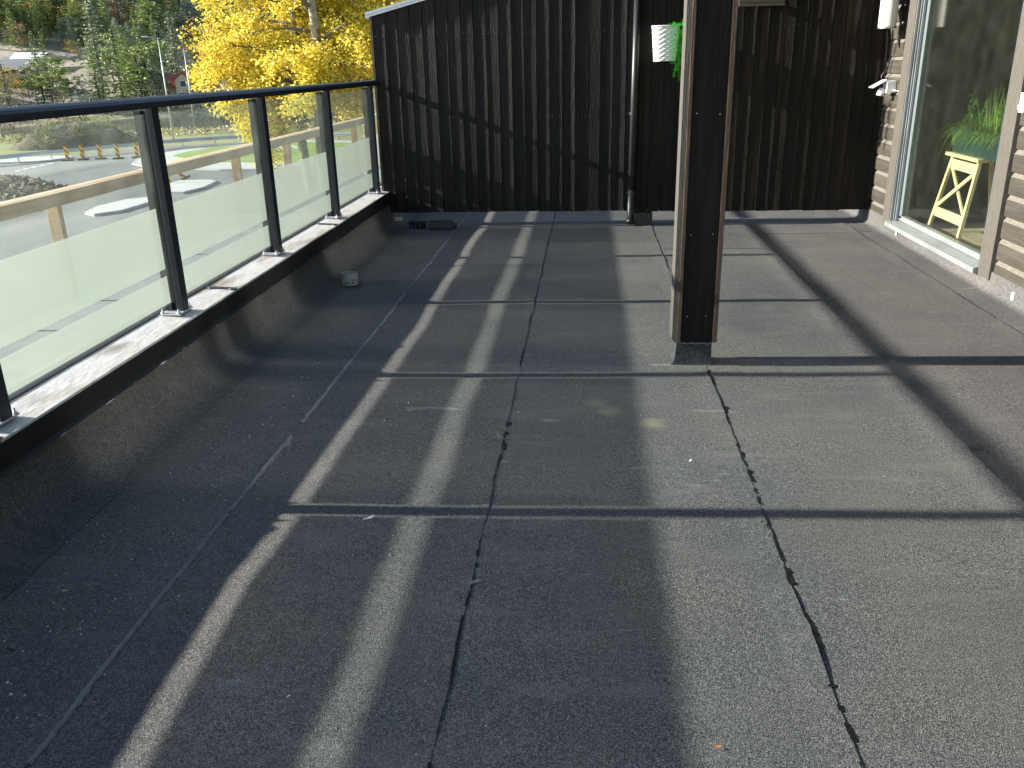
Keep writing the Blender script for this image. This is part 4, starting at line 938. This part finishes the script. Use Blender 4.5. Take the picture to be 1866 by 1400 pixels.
flat_house(55, 124, 196, 5.6, 5, 1.2, M_ROOFW, M_CREAM, 'small cream house with white roof higher up the hillside', math.radians(18))
b = at(339, 174, 166); t = thing('house', b, 'cream house with red tiled roof beside the street lamps', 'house'); t.rotation_euler.z = math.radians(20)
obj('wall', MB().box(-3.2, 5.5, 0, 6, -5, 1.4), M_CREAM, t, world=False)
obj('gable', MB().add([(-1.5, -1.5, -5), (1.3, -1.5, -5), (1.3, -1.5, 2.8), (-.1, -1.5, 4.0), (-1.5, -1.5, 2.8), (-1.5, 3, -5), (1.3, 3, -5), (1.3, 3, 2.8), (-.1, 3, 4.0), (-1.5, 3, 2.8)], [(0, 1, 2, 3, 4), (9, 8, 7, 6, 5), (0, 5, 6, 1), (1, 6, 7, 2), (2, 7, 8, 3), (3, 8, 9, 4), (4, 9, 5, 0)]), M_CREAM, t, world=False)
rf = obj('roof', MB().add([(-3.7, -.5, 1.35), (6, -.5, 1.35), (6, 3, 3.9), (-3.7, 3, 3.9), (-3.7, 6.5, 1.35), (6, 6.5, 1.35)], [(0, 1, 2, 3), (3, 2, 5, 4), (0, 3, 4), (1, 5, 2)]), M_RED, t, world=False)
obj('gable_roof', MB().add([(-1.9, -1.9, 2.55), (-.1, -1.9, 4.15), (1.7, -1.9, 2.55), (-1.9, 3, 2.55), (-.1, 3, 4.15), (1.7, 3, 2.55), (-1.9, -1.9, 2.75), (-.1, -1.9, 4.38), (1.7, -1.9, 2.75), (-1.9, 3, 2.75), (-.1, 3, 4.38), (1.7, 3, 2.75)], [(0, 1, 7, 6), (1, 2, 8, 7), (6, 7, 10, 9), (7, 8, 11, 10), (0, 3, 4, 1), (1, 4, 5, 2)]), M_RED, t, world=False, fix=False)
for x0, x1, y_, z0, z1 in ((-.6, .4, -1.5, 1.6, 2.6), (-1.1, -.1, -1.5, -.9, .5), (.1, .9, -1.5, -.9, .5), (2.4, 3.7, 0, -.3, .8)):
    wi = obj('window', MB().box(x0-.12, x1+.12, y_-.06, y_, z0-.12, z1+.12), M_WTRIM, t, world=False); obj('pane', MB().box(x0, x1, y_-.09, y_-.065, z0, z1), M_WIN, wi, world=False)

# ------------------------------------------------------------------ trees
def card(V, F, p, s, up=.3):
    """append small tilted leaf quads at points p (N,3) with sizes s (N,)"""
    n = len(p); d = rng.normal(size=(n, 3)); d[:, 2] *= .6; d /= np.linalg.norm(d, axis=1)[:, None]
    e = np.cross(d, rng.normal(size=(n, 3))); e /= np.linalg.norm(e, axis=1)[:, None]
    s = np.asarray(s)[:, None]; o = sum(len(a) for a in V)
    q = np.stack([p-d*s, p+e*s*.55, p+d*s, p-e*s*.55], 1).reshape(-1, 3)
    V.append(q); F.append((np.arange(n*4).reshape(-1, 4)+o))
def np_mesh(name, V, F, m):
    V = np.concatenate(V); F = np.concatenate(F); me = bpy.data.meshes.new(name)
    me.vertices.add(len(V)); me.vertices.foreach_set('co', V.astype(np.float32).ravel())
    me.loops.add(F.size); me.loops.foreach_set('vertex_index', F.astype(np.int32).ravel())
    me.polygons.add(len(F)); me.polygons.foreach_set('loop_start', np.arange(0, F.size, 4, dtype=np.int32)); me.polygons.foreach_set('loop_total', np.full(len(F), 4, np.int32))
    me.update(calc_edges=True); me.materials.append(m); return me
M_BARK = mat('grey_bark', (.10, .085, .07), .9, var=(.2, .17, .14), scale=3, stretch=(1, 1, .3))
M_BIRCH = mat('birch_bark', (.10, .085, .07), .85, var=(.46, .43, .38), scale=2.6, stretch=(1, 1, 2.2), bump=.5, bscale=8)
M_SPR = [leafy('spruce_a', (.07, .115, .06), (.21, .27, .13), .15), leafy('spruce_b', (.11, .165, .05), (.28, .34, .11), .15), leafy('spruce_c', (.135, .175, .12), (.29, .33, .22), .15)]  # far foliage colours lightened in place of distance haze
M_AUT = [leafy('autumn_orange', (.38, .20, .06), (.60, .36, .13), .35), leafy('autumn_gold', (.45, .30, .05), (.65, .48, .12), .35), leafy('autumn_russet', (.25, .17, .10), (.42, .30, .18), .3)]
def spruce_mesh(k, m, slim=.17, bare=.06):
    V, F = [], []; P = []; S = []; r = random.Random(k)
    lv = 26
    for i in range(lv):
        z = bare+(1-bare)*(i/lv)**.95; R_ = slim*(1-z)**.82*(1+.22*math.sin(i*2.4+k))+.008
        for b in range(9):
            a = r.uniform(0, 6.28); L = R_*r.uniform(.55, 1.15); m_ = 4
            for j in range(m_):
                u = (j+.6)/m_; P.append((L*u*math.cos(a)+r.gauss(0, .006), L*u*math.sin(a)+r.gauss(0, .006), z-.16*L*u+.10*L*u*u+r.gauss(0, .006))); S.append(.020*r.uniform(.7, 1.3)*(1-.35*z))
    card(V, F, np.array(P), np.array(S)); return np_mesh('spruce_crown', V, F, m)
def pine_mesh(k, m):
    V, F = [], []; P = []; S = []; r = random.Random(k+50)
    for i in range(30):
        z = r.uniform(.42, .98); a = r.uniform(0, 6.28); R_ = .20*(1-((z-.55)/.5)**2*.7)*r.uniform(.2, 1); c = (R_*math.cos(a), R_*math.sin(a), z)
        for j in range(34): P.append((c[0]+r.gauss(0, .035), c[1]+r.gauss(0, .035), c[2]+r.gauss(0, .017))); S.append(.021*r.uniform(.6, 1.3))
    card(V, F, np.array(P), np.array(S)); return np_mesh('pine_crown', V, F, m)
def round_mesh(k, m, n=700, asp=.26):
    V, F = [], []; P = []; S = []; r = random.Random(k+90)
    cl_ = [(r.gauss(0, .11), r.gauss(0, .11), r.uniform(.3, .95)) for _ in range(16)]
    for i in range(n):
        c = r.choice(cl_); P.append((c[0]+r.gauss(0, .055), c[1]+r.gauss(0, .055), c[2]+r.gauss(0, .06))); S.append(.019*r.uniform(.6, 1.3))
    card(V, F, np.array(P), np.array(S)); return np_mesh('leafy_crown', V, F, m)
trunk_me = {}
def trunk_mesh(key, r0, z1, m):
    mb = MB(); pts = [(.006*math.sin(i*1.7), .006*math.cos(i*1.3), z1*i/6-.03) for i in range(7)]; mb.tube(pts, [r0*(1-.75*i/6) for i in range(7)], 7)
    me = bpy.data.meshes.new('trunk'); me.from_pydata(mb.v, [], mb.f); me.shade_smooth(); me.materials.append(m); return me
T_SPR, T_PINE, T_LEAF = trunk_mesh(0, .013, .97, M_BARK), trunk_mesh(1, .013, .9, M_BARK), trunk_mesh(2, .011, .8, M_BIRCH)
ME_SPR = [spruce_mesh(i, M_SPR[i % 3], (.15, .18, .21)[i % 3]) for i in range(6)]
ME_PINE = [pine_mesh(i, M_SPR[(1, 2)[i % 2]]) for i in range(4)]
ME_AUT = [round_mesh(i, M_AUT[i % 3]) for i in range(6)]
def tree(name, crown, trunk, p, h, rz, label, cat, group=None, wide=1.0):
    t = thing(name, p, label, cat, group); t.scale = (h*wide, h*wide, h); t.rotation_euler.z = rz
    for nm, me in (('crown', crown), ('trunk', trunk)):
        o = bpy.data.objects.new(nm, me); col.objects.link(o); o.parent = t
    return t
def hill_at(px, py_, tmin=172):
    d = _f + (px-933)/FPX*_r - (py_-700)/FPX*_u; o = Vector((0, 0, H)); k = 150.0
    while k < 700:
        p = o+d*k
        if VX*p.x+VY*p.y > tmin and p.z <= hillz(p.x, p.y): return p
        k += 1.0
    return None
q = random.Random(21)
cnt = 0
special = [ # px of foot, foot y, height px, kind, label
    (82, 195, 108, 's', 'tall grey green spruce left of the bare hillside clearing', 1.15), (98, 192, 105, 's', 'dark spruce standing right against the tall grey green one', .95), (192, 190, 150, 's', 'broad tall spruce right of the hillside clearing', 1.5),
    (262, 196, 78, 's', 'round topped green pine left of the street lamp pole', 1.6), (226, 188, 112, 's', 'dark narrow spruce behind the broad tall spruce', 1.0), (330, 180, 130, 's', 'dark spruce rising behind the red roofed house', 1.3),
    (60, 205, 62, 'p', 'small leaning pine at the foot of the clearing', 1.3), (22, 200, 62, 'a', 'yellow green autumn birch below the grey roofed house', 1.7), (46, 203, 45, 'a', 'russet autumn birch near the left river bank', 1.6), (72, 204, 50, 'a', 'pale orange birch in front of the tall spruces', 1.1),
    (114, 150, 24, 'a', 'small orange birch alone in the hillside clearing', 1.4), (119, 178, 22, 's', 'tiny yellow green spruce in the clearing', 1.5), (135, 205, 46, 'p', 'thin pine at the right edge of the clearing', 1.2), (150, 208, 52, 'p', 'slender pine beside the broad tall spruce', 1.2),
    (385, 180, 70, 's', 'dark spruce just right of the red roofed house', 1.4), (300, 200, 60, 'p', 'bushy pine beside the street lamp pole', 1.6)]
for px, fy, hp_, kd, lb, wd in special:
    p = hill_at(px, min(fy, 203)) or at(px, fy, 170)
    dist = (p-Vector((0, 0, H))).length; h = hp_*dist/FPX*1.02
    if fy > 200: p = at(px, fy, 160); p.z = max(hillz(p.x, p.y), -5.6); h = hp_*170/FPX
    if kd == 's': tree('spruce_tree', ME_SPR[cnt % 6], T_SPR, p, h, cnt, lb, 'spruce', 'trees across the river', wd)
    elif kd == 'p': tree('pine_tree', ME_PINE[cnt % 4], T_PINE, p, h, cnt, lb, 'pine', 'trees across the river', wd)
    else: tree('birch_tree', ME_AUT[cnt % 6], T_LEAF, p, h, cnt, lb, 'birch', 'trees across the river', wd)
    cnt += 1
n_ = {'s': 0, 'p': 0, 'a': 0}; MASS = []
tries = 0
while sum(n_.values()) < 560 and tries < 9000:
    tries += 1
    px, py_ = q.uniform(-60, 740), q.uniform(-130, 204)
    if py_ < 10 and q.random() < .35: continue
    clearing = 0 < px < 165 and 100+18*math.sin(px*.05) < py_ < 196
    if clearing and q.random() < .97: continue
    if px < 70 and 95 < py_ < 150: continue
    if 310 < px < 410 and 150 < py_ < 200: continue
    p = hill_at(px, py_)
    if p is None: continue
    h = q.uniform(8, 14)*(1.0 if py_ < 80 else .82)
    up = py_ < 55
    kd = q.choices('spa', weights=(6.0, 1.0, 2.6 if up else 1.4))[0]
    if kd == 'a': h *= .62
    n_[kd] += 1; wd = q.uniform(1.25, 2.1)
    if kd == 's' and n_['s'] > 290: MASS.append((p, h, wd))
    elif kd == 's': tree('spruce_tree', q.choice(ME_SPR), T_SPR, p, h, q.uniform(0, 6), 'green spruce in the dense forest on the far hillside', 'spruce', 'spruces on the far hillside', wd)
    elif kd == 'p': tree('pine_tree', q.choice(ME_PINE), T_PINE, p, h, q.uniform(0, 6), 'open crowned pine among the spruces on the far hillside', 'pine', 'pines on the far hillside', wd*1.2)
    elif kd == 'a': tree('birch_tree', q.choice(ME_AUT), T_LEAF, p, h, q.uniform(0, 6), 'orange autumn birch among the spruces on the far hillside', 'birch', 'autumn birches on the far hillside', wd*1.1)
V, F = [], []; o_ = 0
src = [(np.array([v.co for v in m_.vertices]), np.array([list(p_.vertices) for p_ in m_.polygons])) for m_ in ME_SPR]
for k in range(170):                              # the remaining wood reads as one mass
    px, py_ = q.uniform(-60, 740), q.uniform(-150, 95); p = hill_at(px, py_)
    if p is not None: MASS.append((p, q.uniform(8, 13), q.uniform(1.3, 2.1)))
for p, h, wd in MASS:
    a, b = q.choice(src); V.append(a*np.array([h*wd, h*wd, h])+np.array(p)); F.append(b+o_); o_ += len(a)
o = bpy.data.objects.new('spruce_wood', np_mesh('spruce_wood', V, F, M_SPR[1])); col.objects.link(o)
tag(o, 'dense spruce wood filling the far hillside', 'wood', kind='stuff')
# thicket of bare shrubs along the far bank (one mass)
V, F = [], []; P = []; S = []
for k in range(260):
    s_ = q.uniform(-60, 75); t_ = q.uniform(168, 176); x_, y_ = VX*t_+sx*s_, VY*t_+sy*s_; hh = q.uniform(1.5, 4.2)
    for j in range(60): P.append((x_+q.gauss(0, .6), y_+q.gauss(0, .6), -5.6+hh*q.random())); S.append(q.uniform(.08, .24))
card(V, F, np.array(P), np.array(S)); o = bpy.data.objects.new('bank_thicket', np_mesh('bank_thicket', V, F, leafy('thicket', (.05, .055, .03), (.17, .15, .09), .2))); col.objects.link(o)
tag(o, 'dark thicket of shrubs along the far river bank', 'thicket', kind='stuff')
V, F = [], []; P = []; S = []
for k in range(5200):
    s_ = q.uniform(-60, 60); t_ = q.uniform(108, 117); P.append((VX*t_+sx*s_, VY*t_+sy*s_, GZ+q.uniform(0, .5))); S.append(q.uniform(.1, .3))
card(V, F, np.array(P), np.array(S)); o = bpy.data.objects.new('bank_reeds', np_mesh('bank_reeds', V, F, leafy('reeds', (.22, .19, .08), (.42, .36, .2), .2))); col.objects.link(o)
tag(o, 'pale dry grass along the near river bank', 'grass', kind='stuff')

# yellow trees on the lawn side, close outside the terrace
M_YEL = leafy('yellow_leaf', (.48, .37, .02), (.98, .89, .17), .40, .5, clump=[(.9, .54, (.72, .52, .6)), (2.6, .56, (.62, .66, .5)), (1.3, .58, (.9, 1.0, 2.2))])
def big_tree(name, base, lean, h, r0, limbs, nl, label, seed, lsz=.063, fill=.35):
    t = thing(name, base, label, 'tree', 'yellow autumn trees beside the terrace'); r = random.Random(seed); mb = MB()
    pts = [base+lean*(i/9)*h+Vector((.10*math.sin(i*1.1+seed), .10*math.cos(i*.9+seed), h*i/9)) for i in range(10)]
    mb.tube(pts, [r0*(1-.082*i) for i in range(10)], 12); obj('trunk', mb, M_BIRCH, t, smooth=True)
    lb_ = MB(); tips = []
    for (f_, az, ln, rise) in limbs:
        i = min(8, int(f_*9)); s0 = pts[i]+(pts[i+1]-pts[i])*(f_*9-i); d = Vector((math.cos(az), math.sin(az), rise)).normalized(); P_ = [s0]; c = s0.copy()
        for k in range(6):
            d = (d+Vector((r.gauss(0, .16), r.gauss(0, .16), r.gauss(0, .10)-.035*k))).normalized(); c = c+d*ln/6; P_.append(c.copy())
        lb_.tube(P_, [r0*.32*(1-.14*k) for k in range(7)], 6)
        for k in range(2, 7):
            for b in range(4):
                dd = (d+Vector((r.gauss(0, .8), r.gauss(0, .8), r.gauss(-.15, .5)))).normalized(); L = r.uniform(.35, 1.05)*ln*.3; e = P_[k]+dd*L; mid = P_[k]+dd*L*.5+Vector((0, 0, .05))
                lb_.tube([P_[k], mid, e], [r0*.07, r0*.045, .006], 4, False); tips.append((P_[k], mid, e))
    obj('limbs', lb_, M_BARK, t, smooth=True)
    A = np.array([[tuple(a), tuple(b), tuple(c)] for a, b, c in tips]); idx = rng.integers(0, len(A), nl); u = rng.random(nl)**.6
    p = A[idx, 0]*(1-u)[:, None]+A[idx, 2]*u[:, None]+rng.normal(size=(nl, 3))*np.array([.17, .17, .15]); p[:, 2] -= rng.random(nl)**2*.25
    V, F = [], []; card(V, F, p, lsz*rng.uniform(.65, 1.25, nl)); me = np_mesh('crown', V, F, M_YEL); me.transform(Matrix.Translation(-base))
    o = bpy.data.objects.new('crown', me); col.objects.link(o); o.parent = t
    return t
r = random.Random(5)
def mk(n, f0, f1, az0, az1, l0, l1): return [(f0+(f1-f0)*i/(n-1), r.uniform(az0, az1), r.uniform(l0, l1), r.uniform(.05, .7)) for i in range(n)]
big_tree('yellow_tree', Vector((-9.75, 30.3, GZ)), Vector((-.02, 0, 0)), 13.5, .20, mk(38, .37, .97, 0, 6.28, 1.7, 2.7)+[(.37, 3.6, 1.8, .25), (.42, 3.0, 2.2, .22), (.41, 3.7, 2.0, .15), (.46, 2.8, 2.9, .3), (.50, 3.3, 3.1, .2), (.53, 3.1, 3.2, .15), (.56, 3.3, 3.1, .2), (.60, 2.9, 2.9, .3), (.52, 3.7, 2.9, .3), (.48, 2.6, 2.8, .3), (.64, 3.2, 2.6, .35), (.54, 2.7, 3.1, .2), (.38, 4.5, 2.4, .0), (.39, 4.0, 2.0, -.05)], 58000, 'yellow autumn tree with the slim trunk left of the main trunk', 1)
big_tree('yellow_tree', Vector((-8.85, 29.4, GZ)), Vector((-.015, 0, 0)), 14.5, .23, mk(34, .40, .97, 0, 6.28, 2.0, 3.2), 42000, 'yellow autumn tree with the thick pale trunk behind the railing', 2)
big_tree('yellow_tree', Vector((-7.75, 31.2, GZ)), Vector((-.03, 0, 0)), 13.0, .17, mk(26, .42, .97, 0, 6.28, 1.8, 2.8), 26000, 'yellow autumn tree nearest the dark wall corner', 3)
big_tree('yellow_tree', Vector((-7.3, 33.0, GZ)), Vector((.0, 0, 0)), 12.0, .13, mk(18, .45, .97, 0, 6.28, 1.6, 2.6), 16000, 'slender yellow tree right behind the dark wall edge', 4)
